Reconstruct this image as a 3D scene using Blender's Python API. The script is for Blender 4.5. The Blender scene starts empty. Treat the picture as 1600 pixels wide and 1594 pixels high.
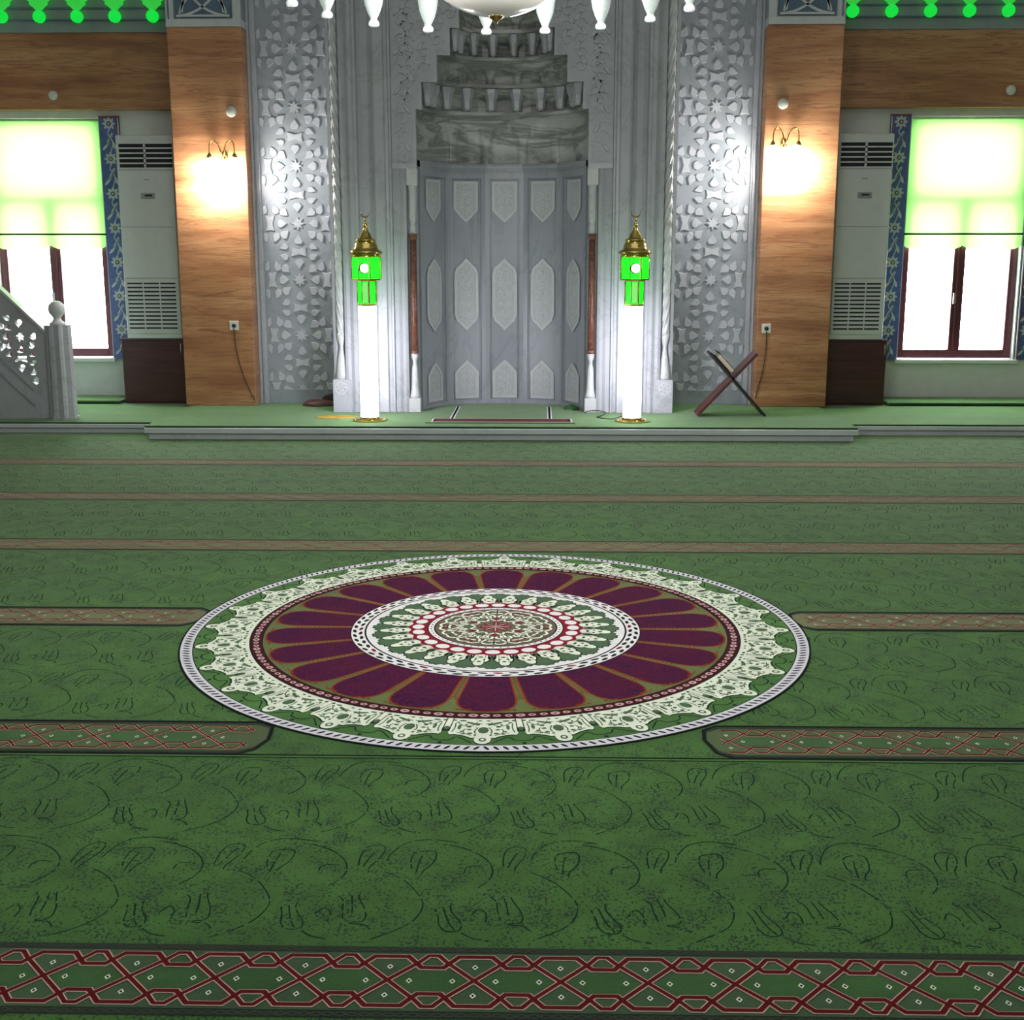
import bpy, math, random
from math import sin, cos, pi, radians as R, hypot, atan2, tan
from mathutils import Vector, Matrix
random.seed(7)
C = bpy.context.scene.collection
SC = bpy.context.scene

# ------------------------------------------------------------------ camera calibration
FPX, PITCH, YAW, CX, CZ = 1922.5, .2034760, .0225970, .33, 1.47
def ray(px, py):
    X = (px-800)/FPX; U = -(py-797)/FPX
    cp, sp = cos(PITCH), sin(PITCH); yf = cp+U*sp; z = -sp+U*cp
    return (cos(YAW)*X-sin(YAW)*yf, sin(YAW)*X+cos(YAW)*yf, z)
def ground(px, py, z=0.):
    d = ray(px, py); t = (z-CZ)/d[2]; return (CX+d[0]*t, d[1]*t)
def at(px, py, Y):
    d = ray(px, py); t = Y/d[1]; return (CX+d[0]*t, CZ+d[2]*t)

# ------------------------------------------------------------------ materials
def new_mat(name):
    m = bpy.data.materials.new(name); m.use_nodes = True
    nt = m.node_tree; return m, nt, nt.nodes['Principled BSDF']
def N(nt, t, **k):
    n = nt.nodes.new(t)
    for a, v in k.items():
        if a in n.inputs: n.inputs[a].default_value = v
        else: setattr(n, a, v)
    return n
def coords(nt, scale=(1, 1, 1), rot=(0, 0, 0)):
    tc = N(nt, 'ShaderNodeTexCoord'); mp = N(nt, 'ShaderNodeMapping')
    mp.inputs['Scale'].default_value = scale; mp.inputs['Rotation'].default_value = rot
    nt.links.new(tc.outputs['Object'], mp.inputs['Vector']); return mp.outputs['Vector']
def noise(nt, vec, scale, detail=4., rough=.55, dist=0.):
    n = N(nt, 'ShaderNodeTexNoise'); n.inputs['Scale'].default_value = scale
    n.inputs['Detail'].default_value = detail; n.inputs['Roughness'].default_value = rough
    n.inputs['Distortion'].default_value = dist
    nt.links.new(vec, n.inputs['Vector']); return n.outputs['Fac']
def ramp(nt, fac, stops):
    r = N(nt, 'ShaderNodeValToRGB'); el = r.color_ramp.elements
    while len(el) < len(stops): el.new(.5)
    for e, (p, c) in zip(el, stops): e.position = p; e.color = (*c, 1) if len(c) == 3 else c
    nt.links.new(fac, r.inputs['Fac']); return r.outputs['Color']
def mix(nt, fac, a, b, mode='MIX'):
    m = N(nt, 'ShaderNodeMix', data_type='RGBA', blend_type=mode)
    for s, v in ((m.inputs[0], fac), (m.inputs[6], a), (m.inputs[7], b)):
        if hasattr(v, 'is_linked'): nt.links.new(v, s)
        elif isinstance(v, (int, float)): s.default_value = v
        else: s.default_value = (*v, 1)
    return m.outputs[2]
def bump(nt, b, fac, strength=.3, dist=.01):
    n = N(nt, 'ShaderNodeBump'); n.inputs['Strength'].default_value = strength; n.inputs['Distance'].default_value = dist
    nt.links.new(fac, n.inputs['Height']); nt.links.new(n.outputs['Normal'], b.inputs['Normal'])
def plain(name, col, rough=.5, metal=0., var=.12, scale=12., spec=.5, emit=None, es=0., coat=0.):
    m, nt, b = new_mat(name); v = coords(nt)
    f = noise(nt, v, scale)
    c = ramp(nt, f, [(.3, tuple(x*(1-var) for x in col)), (.7, tuple(min(1, x*(1+var)) for x in col))])
    nt.links.new(c, b.inputs['Base Color'])
    b.inputs['Roughness'].default_value = rough; b.inputs['Metallic'].default_value = metal
    b.inputs['Specular IOR Level'].default_value = spec; b.inputs['Coat Weight'].default_value = coat
    if emit:
        b.inputs['Emission Color'].default_value = (*emit, 1); b.inputs['Emission Strength'].default_value = es
    return m
def woven(name, col, dark=None, speck=.0, var=.25, scale=9.):
    """cut-pile wool: soft blotches, fine pile bump, scattered dark tufts"""
    m, nt, b = new_mat(name); v = coords(nt)
    f1 = noise(nt, v, scale, 6, .6); nap = noise(nt, coords(nt, (.55, 1.5, 1)), 1.6, 5, .65, .4)
    c = ramp(nt, f1, [(.32, tuple(x*(1-var) for x in col)), (.68, tuple(x*(1+var) for x in col))])
    c = mix(nt, 1., c, ramp(nt, nap, [(.33, (.74, .76, .78)), (.66, (1.26, 1.22, 1.18))]), 'MULTIPLY')
    f2 = noise(nt, v, 260, 3, .7)
    c = mix(nt, .35, c, ramp(nt, f2, [(.35, tuple(x*.6 for x in col)), (.65, tuple(x*1.35 for x in col))]))
    if dark:
        v2 = coords(nt, (1, .8, 1))
        f3 = noise(nt, v2, 130, 3, .6); f4 = noise(nt, v2, 13., 4, .7)
        a = N(nt, 'ShaderNodeMath', operation='MULTIPLY_ADD'); nt.links.new(f4, a.inputs[0]); a.inputs[1].default_value = .55
        nt.links.new(f3, a.inputs[2])
        rr = N(nt, 'ShaderNodeMapRange'); nt.links.new(a.outputs[0], rr.inputs[0])
        rr.inputs[1].default_value = .822-speck; rr.inputs[2].default_value = .868-speck; rr.inputs[3].default_value = 0; rr.inputs[4].default_value = .95
        c = mix(nt, rr.outputs[0], c, dark)
    nt.links.new(c, b.inputs['Base Color']); b.inputs['Roughness'].default_value = .95
    b.inputs['Specular IOR Level'].default_value = .15
    b.inputs['Sheen Weight'].default_value = .34; b.inputs['Sheen Roughness'].default_value = .4
    b.inputs['Sheen Tint'].default_value = (.85, 1, .8, 1)
    bump(nt, b, f2, .35, .004)
    return m
def marble(name, a, bcol, vein=(.2, .22, .22), vw=.04, scale=1.6, rough=.32, stretch=(1, 1, 1), veinamt=.6):
    m, nt, b = new_mat(name); v = coords(nt, stretch)
    c = ramp(nt, noise(nt, v, scale*1.5, 6, .6, .6), [(.3, a), (.72, bcol)])
    f = noise(nt, v, scale, 8, .62, 1.2)
    s = N(nt, 'ShaderNodeMath', operation='SUBTRACT'); nt.links.new(f, s.inputs[0]); s.inputs[1].default_value = .5
    ab = N(nt, 'ShaderNodeMath', operation='ABSOLUTE'); nt.links.new(s.outputs[0], ab.inputs[0])
    rr = N(nt, 'ShaderNodeMapRange'); nt.links.new(ab.outputs[0], rr.inputs[0])
    rr.inputs[1].default_value = 0; rr.inputs[2].default_value = vw; rr.inputs[3].default_value = veinamt; rr.inputs[4].default_value = 0
    c = mix(nt, rr.outputs[0], c, vein)
    nt.links.new(c, b.inputs['Base Color']); b.inputs['Roughness'].default_value = rough
    bump(nt, b, noise(nt, v, 40, 3), .06, .003)
    return m

GREEN = (.052, .146, .027)
M = {}
M['carpet'] = woven('carpet_green', GREEN, (.008, .036, .016), .0, .30)
M['carpet_plain'] = woven('carpet_green_plain', (.056, .165, .032), None, 0, .25)
M['scroll'] = plain('carpet_scroll_line', (.010, .038, .020), .95, spec=.1)
M['border_dark'] = woven('carpet_border_dark', (.008, .022, .013), None)
M['braid_dull'] = plain('carpet_braid_dull', (.052, .062, .045), .95, spec=.1)
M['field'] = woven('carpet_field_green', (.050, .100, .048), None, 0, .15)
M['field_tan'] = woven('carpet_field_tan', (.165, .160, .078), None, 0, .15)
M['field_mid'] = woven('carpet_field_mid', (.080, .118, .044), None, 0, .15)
M['hexa'] = woven('carpet_hexagon_green', (.038, .115, .030), None, 0, .2)
M['red'] = plain('carpet_red', (.115, .008, .010), .95, spec=.1, scale=60)
M['pink'] = plain('carpet_pink', (.72, .46, .38), .95, spec=.1)
M['cream'] = plain('wool_cream', (.86, .90, .76), .95, spec=.1, var=.06)
M['wwhite'] = plain('wool_white', (.88, .86, .88), .95, spec=.1, var=.06)
M['lilac'] = plain('wool_lilac_white', (.76, .74, .82), .95, spec=.1, var=.08)
M['black'] = plain('wool_black', (.010, .012, .014), .95, spec=.1)
M['maroon'] = plain('wool_maroon', (.060, .008, .014), .95, spec=.1)
M['beadpink'] = plain('wool_bead_pink', (.66, .42, .44), .95, spec=.1)
M['olive'] = woven('wool_olive', (.125, .150, .042), None, 0, .12)
M['rust'] = plain('wool_rust', (.27, .042, .012), .95, spec=.1)
M['crimson'] = plain('wool_crimson', (.24, .012, .030), .95, spec=.1)
M['rugred'] = plain('rug_dull_red', (.13, .035, .045), .95, spec=.1)
M['sage'] = plain('wool_sage', (.085, .150, .085), .95, spec=.1)
M['taupe'] = plain('wool_taupe', (.17, .12, .09), .95, spec=.1)
def petal_mat():
    m, nt, b = new_mat('wool_petal_purple'); v = coords(nt)
    c = ramp(nt, noise(nt, v, 5, 5), [(.3, (.036, .006, .048)), (.7, (.066, .007, .040))])
    f = noise(nt, v, 38, 6, .7, 1.5)
    s = ramp(nt, f, [(.47, (0, 0, 0)), (.5, (1, 1, 1)), (.53, (0, 0, 0))])
    c = mix(nt, s, c, (.17, .014, .040)); nt.links.new(c, b.inputs['Base Color'])
    b.inputs['Roughness'].default_value = .95; b.inputs['Specular IOR Level'].default_value = .1
    return m
M['petal'] = petal_mat()
def tints(col, name): return plain(name, col, .95, spec=.1)

M['marble'] = marble('marble_grey', (.43, .45, .50), (.53, .55, .60), vw=.02, veinamt=.3)
M['marble_white'] = marble('marble_white', (.58, .60, .63), (.70, .72, .74), vw=.015, veinamt=.25)
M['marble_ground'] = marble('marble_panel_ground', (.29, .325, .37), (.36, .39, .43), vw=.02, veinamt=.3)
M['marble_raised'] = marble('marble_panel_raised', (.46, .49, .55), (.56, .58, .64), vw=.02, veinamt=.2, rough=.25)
M['marble_vein'] = marble('marble_veined', (.42, .44, .43), (.62, .64, .62), vein=(.12, .13, .125), vw=.085, scale=1.3, stretch=(.8, .8, 3.4), veinamt=.75)
M['marble_niche'] = marble('marble_niche', (.32, .34, .39), (.39, .41, .46), vein=(.2, .22, .26), vw=.03, scale=1.2, stretch=(1.6, 1.6, .5), veinamt=.35)
M['medallion'] = plain('marble_medallion', (.50, .52, .55), .4, var=.18, scale=90)
M['medallion_rim'] = plain('marble_medallion_rim', (.58, .60, .62), .4, var=.05)
M['kerb'] = marble('marble_kerb', (.62, .66, .70), (.72, .76, .80), vw=.01, veinamt=.2)
M['redcol'] = marble('marble_red_column', (.13, .045, .035), (.22, .085, .06), vein=(.36, .22, .17), vw=.018, scale=9, rough=.15, veinamt=.7)

def travertine():
    m, nt, b = new_mat('travertine_orange'); v = coords(nt, (.55, .55, 5.2))
    c = ramp(nt, noise(nt, v, 1.3, 7, .6, .5), [(.30, (.27, .112, .052)), (.48, (.44, .210, .095)), (.70, (.60, .34, .17))])
    f = noise(nt, v, 2.6, 9, .68, 1.0)
    s = ramp(nt, f, [(.30, (1, 1, 1)), (.40, (0, 0, 0))])
    c = mix(nt, s, c, (.20, .065, .030))
    f3 = noise(nt, coords(nt, (.8, .8, 11.)), 2.4, 10, .70, 2.2)
    c = mix(nt, ramp(nt, f3, [(.50, (0, 0, 0)), (.60, (.68, .68, .68))]), c, (.25, .10, .048))
    f2 = noise(nt, coords(nt, (.5, .5, 1.6)), 1.1, 3, .5)
    c = mix(nt, ramp(nt, f2, [(.60, (0, 0, 0)), (.74, (.7, .7, .7))]), c, (.26, .085, .045))
    nt.links.new(c, b.inputs['Base Color']); b.inputs['Roughness'].default_value = .38
    bump(nt, b, noise(nt, v, 9, 8, .75), .25, .006)
    return m
M['trav'] = travertine()
M['plaster'] = plain('painted_plaster', (.72, .76, .74), .8, var=.04)
M['ceiling'] = plain('ceiling_paint', (.62, .64, .64), .9, var=.03)
M['beam'] = plain('beam_grey_paint', (.27, .32, .34), .6, var=.06)
M['beamblue'] = plain('beam_blue_groove', (.12, .18, .25), .6, var=.06)
M['pvc'] = plain('window_frame_maroon', (.115, .028, .038), .35, var=.12)
M['sill'] = plain('window_sill_white', (.8, .82, .82), .5, var=.03)
M['tileblue'] = plain('tile_cobalt', (.085, .135, .33), .25, var=.2, scale=30)
M['tilepale'] = plain('tile_pale_flower', (.52, .60, .62), .3, var=.08)
M['tiledark'] = plain('tile_dark_centre', (.10, .07, .06), .3)
M['tilered'] = plain('tile_red_line', (.22, .04, .04), .3)
M['slate'] = plain('panel_slate_blue', (.10, .17, .25), .5, var=.1)
M['lattice'] = plain('panel_lattice_white', (.55, .60, .61), .5, var=.06)
M['acwhite'] = plain('appliance_white', (.68, .72, .70), .22, var=.03, coat=.5)
M['acgrey'] = plain('appliance_grey_line', (.25, .28, .28), .4)
M['acdark'] = plain('appliance_dark_slot', (.012, .014, .022), .6)
M['plate'] = plain('name_plate_grey', (.33, .35, .34), .35)
def darkwood():
    m, nt, b = new_mat('dark_wenge_board'); v = coords(nt, (1, 1, 14))
    c = ramp(nt, noise(nt, v, 2.2, 6, .6, .4), [(.3, (.038, .010, .009)), (.7, (.085, .024, .020))])
    nt.links.new(c, b.inputs['Base Color']); b.inputs['Roughness'].default_value = .4; return m
M['wenge'] = darkwood()
M['steel'] = plain('brushed_steel', (.6, .6, .6), .3, 1.)
M['gold'] = plain('polished_brass', (.72, .52, .16), .16, 1., var=.1)
M['brightgold'] = plain('bright_brass', (.95, .80, .35), .25, .6)
M['golddark'] = plain('aged_brass', (.35, .25, .10), .3, 1.)
M['whiteplastic'] = plain('white_plastic', (.72, .74, .68), .4, var=.03)
M['blackrub'] = plain('black_rubber', (.01, .01, .01), .5)
M['wood'] = plain('red_brown_wood', (.10, .030, .030), .35, var=.25, scale=20)
M['woodedge'] = plain('dark_wood_edge', (.018, .014, .018), .4)
M['paper'] = plain('book_pages', (.62, .52, .40), .8, var=.1, scale=200)
M['leather'] = plain('brown_leather', (.075, .022, .016), .5, var=.25)
M['yellow'] = plain('brass_reflection_patch', (.40, .27, .03), .8, var=.3)  # yellow light thrown by the brass lamp base, held as a flat colour
M['heap'] = woven('carpet_fold_green', (.030, .105, .026), None, 0, .3)
def glow(name, col, s, base=(.8, .8, .8)):
    m, nt, b = new_mat(name); v = coords(nt)
    c = ramp(nt, noise(nt, v, 20), [(.3, tuple(x*.93 for x in col)), (.7, col)])
    nt.links.new(c, b.inputs['Emission Color']); b.inputs['Emission Strength'].default_value = s
    b.inputs['Base Color'].default_value = (*base, 1); b.inputs['Roughness'].default_value = .25
    return m
M['tube'] = glow('lit_acrylic_white', (.94, .90, 1.), 18.)
M['greenglow'] = glow('lit_acrylic_green', (.006, 1., .010), 2.4, (.01, .25, .01))
M['greenpale'] = glow('lit_acrylic_pale_green', (.28, 1., .20), .8, (.05, .3, .05))
M['disc'] = glow('lit_glare_white', (1, 1, 1), 4.)  # white of the bulb glare as a glowing colour
M['garland'] = glow('lit_garland_green', (0., .68, .045), 1., (.02, .3, .04))
M['garland2'] = glow('lit_garland_green_body', (.03, .55, .05), .85, (.02, .3, .04))
M['sconceglass'] = glow('lit_sconce_glass', (1, .95, .86), 30.)
def shade_mat():
    m, nt, b = new_mat('frosted_shade_glass'); v = coords(nt, (1, 1, 1))
    f = noise(nt, v, 28, 4, .6, 1.5)
    c = ramp(nt, f, [(.44, (.80, .90, .86)), (.5, (.62, .74, .70)), (.56, (.86, .95, .93))])
    nt.links.new(c, b.inputs['Emission Color']); b.inputs['Emission Strength'].default_value = .36
    b.inputs['Base Color'].default_value = (.13, .15, .145, 1); b.inputs['Roughness'].default_value = .08
    return m
M['shade'] = shade_mat()
M['bobbin'] = glow('glass_bobbin', (.9, 1, .97), .5, (.4, .45, .43))
M['bowl'] = plain('chandelier_bowl_glass', (.42, .40, .38), .12, var=.04, coat=.6, emit=(1., .94, .90), es=.12)
def blind_mat():
    m, nt, b = new_mat('blind_fabric_green'); out = nt.nodes['Material Output']
    v = coords(nt, (1, 1, 1)); f = noise(nt, v, 300, 2)
    col = ramp(nt, f, [(.3, (.56, .85, .43)), (.7, (.61, .89, .47))])
    d = N(nt, 'ShaderNodeBsdfDiffuse'); t = N(nt, 'ShaderNodeBsdfTranslucent'); s = N(nt, 'ShaderNodeMixShader')
    s.inputs[0].default_value = .62
    nt.links.new(col, d.inputs['Color']); nt.links.new(col, t.inputs['Color'])
    nt.links.new(d.outputs[0], s.inputs[1]); nt.links.new(t.outputs[0], s.inputs[2]); nt.links.new(s.outputs[0], out.inputs['Surface'])
    return m
M['blind'] = blind_mat()
def glass_mat():
    m, nt, b = new_mat('window_glass'); out = nt.nodes['Material Output']
    f = noise(nt, coords(nt), 3.)
    t = N(nt, 'ShaderNodeBsdfTransparent'); g = N(nt, 'ShaderNodeBsdfGlossy'); g.inputs['Roughness'].default_value = .02
    nt.links.new(ramp(nt, f, [(.3, (.95, .97, .96)), (.7, (.97, .98, .98))]), t.inputs['Color'])
    s = N(nt, 'ShaderNodeMixShader'); s.inputs[0].default_value = .05
    nt.links.new(t.outputs[0], s.inputs[1]); nt.links.new(g.outputs[0], s.inputs[2]); nt.links.new(s.outputs[0], out.inputs['Surface'])
    return m
M['glass'] = glass_mat()

# ------------------------------------------------------------------ mesh builder
class MB:
    def __init__(s): s.v = []; s.f = []; s.m = []; s.mats = []; s.smooth = []
    def mi(s, mat):
        if mat not in s.mats: s.mats.append(mat)
        return s.mats.index(mat)
    def add(s, vs, fs, mat, sm=False):
        b = len(s.v); k = s.mi(mat); s.v += [tuple(p) for p in vs]
        for f in fs: s.f.append([b+i for i in f]); s.m.append(k); s.smooth.append(sm)
    def box(s, x0, x1, y0, y1, z0, z1, mat):
        x0, x1 = sorted((x0, x1)); y0, y1 = sorted((y0, y1)); z0, z1 = sorted((z0, z1))
        s.add([(x, y, z) for z in (z0, z1) for y in (y0, y1) for x in (x0, x1)],
              [(0, 2, 3, 1), (4, 5, 7, 6), (0, 1, 5, 4), (2, 6, 7, 3), (0, 4, 6, 2), (1, 3, 7, 5)], mat)
    def poly(s, pts, mat): s.add(pts, [tuple(range(len(pts)))], mat)
    def prism(s, pts, off, mat, sm=False, inset=0):
        """pts: planar 3D loop, off: extrusion vector; closed solid, optional tapered top"""
        n = len(pts); P = [Vector(p) for p in pts]; o = Vector(off); c = sum(P, Vector())/n
        T = [(p+(c-p)*inset)+o for p in P]
        s.add(P+T, [tuple(range(n))[::-1], tuple(range(n, 2*n))]+[(i, (i+1) % n, n+(i+1) % n, n+i) for i in range(n)], mat, sm)
    def lathe(s, prof, c, mat, n=24, sm=True, sx=1., sy=1.):
        vs = []; fs = []
        for r, z in prof:
            for i in range(n):
                a = 2*pi*i/n; vs.append((c[0]+r*sx*cos(a), c[1]+r*sy*sin(a), c[2]+z))
        for k in range(len(prof)-1):
            for i in range(n):
                j = (i+1) % n; fs.append((k*n+i, k*n+j, (k+1)*n+j, (k+1)*n+i))
        fs.append(tuple(range(n))[::-1]); fs.append(tuple((len(prof)-1)*n+i for i in range(n)))
        s.add(vs, fs, mat, sm)
    def tube(s, path, r, mat, n=8):
        P = [Vector(p) for p in path]; vs = []; fs = []; L = len(P)
        for k, p in enumerate(P):
            t = (P[min(k+1, L-1)]-P[max(k-1, 0)]).normalized()
            u = t.cross(Vector((0, 0, 1)) if abs(t.z) < .9 else Vector((0, 1, 0))).normalized(); w = t.cross(u)
            rr = r[k] if isinstance(r, (list, tuple)) else r
            for i in range(n):
                a = 2*pi*i/n; vs.append(p+u*cos(a)*rr+w*sin(a)*rr)
        for k in range(L-1):
            for i in range(n):
                j = (i+1) % n; fs.append((k*n+i, k*n+j, (k+1)*n+j, (k+1)*n+i))
        fs.append(tuple(range(n))[::-1]); fs.append(tuple((L-1)*n+i for i in range(n)))
        s.add(vs, fs, mat, True)
    def ribbon(s, pts, w, mat, fn, closed=False, thick=None):
        """flat strip following 2D pts; fn(u,v)->3D; thick: 3D vector for raised strips"""
        n = len(pts)
        if n < 2: return
        L = []; Rr = []
        for i, (x, y) in enumerate(pts):
            if closed: a = pts[i-1]; b = pts[(i+1) % n]
            else: a = pts[max(i-1, 0)]; b = pts[min(i+1, n-1)]
            dx, dy = b[0]-a[0], b[1]-a[1]; l = hypot(dx, dy) or 1e-9
            # miter compensation
            if 0 < i < n-1 or closed:
                ex, ey = x-a[0], y-a[1]; el = hypot(ex, ey) or 1e-9
                cs = max(.5, (ex*dx+ey*dy)/(el*l))
            else: cs = 1
            nx, ny = -dy/l*w/2/cs, dx/l*w/2/cs
            L.append(fn(x+nx, y+ny)); Rr.append(fn(x-nx, y-ny))
        m = n if closed else n-1
        if thick is None:
            s.add(L+Rr, [(n+i, n+(i+1) % n, (i+1) % n, i) for i in range(m)], mat)
        else:
            t = Vector(thick); T = [Vector(p)+t for p in L+Rr]
            fs = []
            for i in range(m):
                j = (i+1) % n
                fs += [(2*n+n+i, 2*n+n+j, 2*n+j, 2*n+i), (i, 2*n+i, 2*n+j, j), (n+i, n+j, 3*n+j, 3*n+i)]
            if not closed: fs += [(0, n, 3*n, 2*n), (n-1, 3*n-1, 4*n-1, 2*n-1)][:1] + [(n-1, 2*n+n-1, 4*n-1, 2*n-1)][:1]
            s.add(L+Rr+T, fs, mat)
    def build(s, name, parent=None, bev=0., loc=None):
        me = bpy.data.meshes.new(name); me.from_pydata(s.v, [], s.f)
        for m in s.mats: me.materials.append(m)
        me.polygons.foreach_set('material_index', s.m); me.polygons.foreach_set('use_smooth', s.smooth)
        me.validate(); me.update()
        o = bpy.data.objects.new(name, me); C.objects.link(o)
        if parent: o.parent = parent; o.matrix_parent_inverse = Matrix.Translation(-parent.location)
        if bev:
            b = o.modifiers.new('bevel', 'BEVEL'); b.width = bev; b.segments = 2; b.limit_method = 'ANGLE'; b.angle_limit = R(40)
        return o

def thing(name, label, cat, loc, group=None):
    o = bpy.data.objects.new(name, None); C.objects.link(o); o.location = loc; o.empty_display_size = .1
    o['label'] = label; o['category'] = cat
    if group: o['group'] = group
    return o
def tag(o, label, cat, group=None):
    o['label'] = label; o['category'] = cat
    if group: o['group'] = group
    return o
def structure(o): o['kind'] = 'structure'; return o
def copy_part(o, parent):
    c = o.copy(); C.objects.link(c); c.parent = parent
    for g in [x for x in o.children]: copy_part(g, c)
    return c
def copy_thing(root, loc, label, group=None):
    r = root.copy(); C.objects.link(r); r.location = loc; r['label'] = label
    if group: r['group'] = group
    for ch in list(root.children):
        c = copy_part(ch, r)
    return r
def plate(name, outer, holes, y0, y1, mat, parent=None):
    """flat slab in the XZ plane with real cut-outs"""
    cu = bpy.data.curves.new(name, 'CURVE'); cu.dimensions = '2D'; cu.fill_mode = 'BOTH'; cu.extrude = abs(y1-y0)/2
    for loop in [outer]+holes:
        sp = cu.splines.new('POLY'); sp.points.add(len(loop)-1); sp.use_cyclic_u = True
        for i, p in enumerate(loop): sp.points[i].co = (p[0], p[1], 0, 1)
    t = bpy.data.objects.new(name+'_curve', cu); C.objects.link(t)
    dg = bpy.context.evaluated_depsgraph_get(); dg.update()
    me = bpy.data.meshes.new_from_object(t.evaluated_get(dg)); bpy.data.objects.remove(t)
    me.transform(Matrix.Translation((0, (y0+y1)/2, 0)) @ Matrix.Rotation(pi/2, 4, 'X'))
    me.materials.clear(); me.materials.append(mat); me.name = name
    o = bpy.data.objects.new(name, me); C.objects.link(o)
    if parent: o.parent = parent; o.matrix_parent_inverse = Matrix.Translation(-parent.location)
    return o
def clip_poly(pts, x0, x1, y0, y1):
    def cl(P, ins, inter):
        o = []
        for i in range(len(P)):
            a, b = P[i-1], P[i]
            if ins(b):
                if not ins(a): o.append(inter(a, b))
                o.append(b)
            elif ins(a): o.append(inter(a, b))
        return o
    def ix(c): return lambda a, b: (c, a[1]+(b[1]-a[1])*(c-a[0])/(b[0]-a[0]))
    def iy(c): return lambda a, b: (a[0]+(b[0]-a[0])*(c-a[1])/(b[1]-a[1]), c)
    for ins, it in ((lambda p: p[0] >= x0, ix(x0)), (lambda p: p[0] <= x1, ix(x1)), (lambda p: p[1] >= y0, iy(y0)), (lambda p: p[1] <= y1, iy(y1))):
        if not pts: return []
        pts = cl(pts, ins, it)
    return pts
def star_pieces(cx, cz, S, ix, iz):
    """pieces of the eight-fold star pattern on a square grid of pitch S"""
    out = []
    def petal(x, z, dx, dz_, w_, l_):
        a = atan2(dz_, dx); d = hypot(dx, dz_)
        sh = [(-l_, 0), (-l_*.25, .62*w_), (l_*.35, w_), (l_*.95, .62*w_), (l_*1.02, 0), (l_*.95, -.62*w_), (l_*.35, -w_), (-l_*.25, -.62*w_)]
        return [(x+S*((d+p)*cos(a)-q*sin(a)), z+S*((d+p)*sin(a)+q*cos(a))) for p, q in sh]
    for i in ix:
        for j in iz:
            x, z = cx+i*S, cz+j*S
            if i % 2 == 0 and j % 2 == 0:
                out.append([(x+S*(.27 if k % 2 == 0 else .135)*cos(k*pi/8), z+S*(.27 if k % 2 == 0 else .135)*sin(k*pi/8)) for k in range(16)])
                for k in range(4): out.append(petal(x, z, .56*cos(k*pi/2), .56*sin(k*pi/2), .175, .18))
                for k in range(4): out.append(petal(x, z, .47*(1 if k % 2 else -1), .37*(1 if k < 2 else -1), .165, .18))
            elif i % 2 and j % 2:
                for k in range(4): out.append(petal(x, z, .19*(1 if k % 2 else -1), .49*(1 if k < 2 else -1), .145, .19))
                for k in range(4): out.append(petal(x, z, .45*(1 if k % 2 else -1), .17*(1 if k < 2 else -1), .130, .17))
            else:
                b = [(-.29, -.17), (-.10, -.12), (0, -.09), (.10, -.12), (.29, -.17), (.25, 0), (.29, .17), (.10, .12), (0, .09), (-.10, .12), (-.29, .17), (-.25, 0)]
                if i % 2: b = [(q, p) for p, q in b][::-1]
                out.append([(x+S*p, z+S*q) for p, q in b])
    return out

# ================================================================== FLOOR (wall-to-wall carpet with woven pattern)
ROW0, SP = 2.2915, 1.3
CMX, CMY, RM, EY = .157, 4.751, 1.234, 1.0245
XL, XR = -7.5, 7.5
def gfn(z): return lambda x, y: (x, y, z)
fl = MB()
fl.add([(XL, -3, 0), (XR, -3, 0), (XR, 12.3, 0), (XL, 12.3, 0), (XL, -3, -.1), (XR, -3, -.1), (XR, 12.3, -.1), (XL, 12.3, -.1)],
       [(0, 1, 2, 3), (7, 6, 5, 4), (0, 4, 5, 1), (1, 5, 6, 2), (2, 6, 7, 3), (3, 7, 4, 0)], M['carpet'])
def smooth(pl, it=2):
    for _ in range(it):
        q = [pl[0]]
        for a, b in zip(pl, pl[1:]): q += [(a[0]*.75+b[0]*.25, a[1]*.75+b[1]*.25), (a[0]*.25+b[0]*.75, a[1]*.25+b[1]*.75)]
        q.append(pl[-1]); pl = q
    return pl
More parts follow.
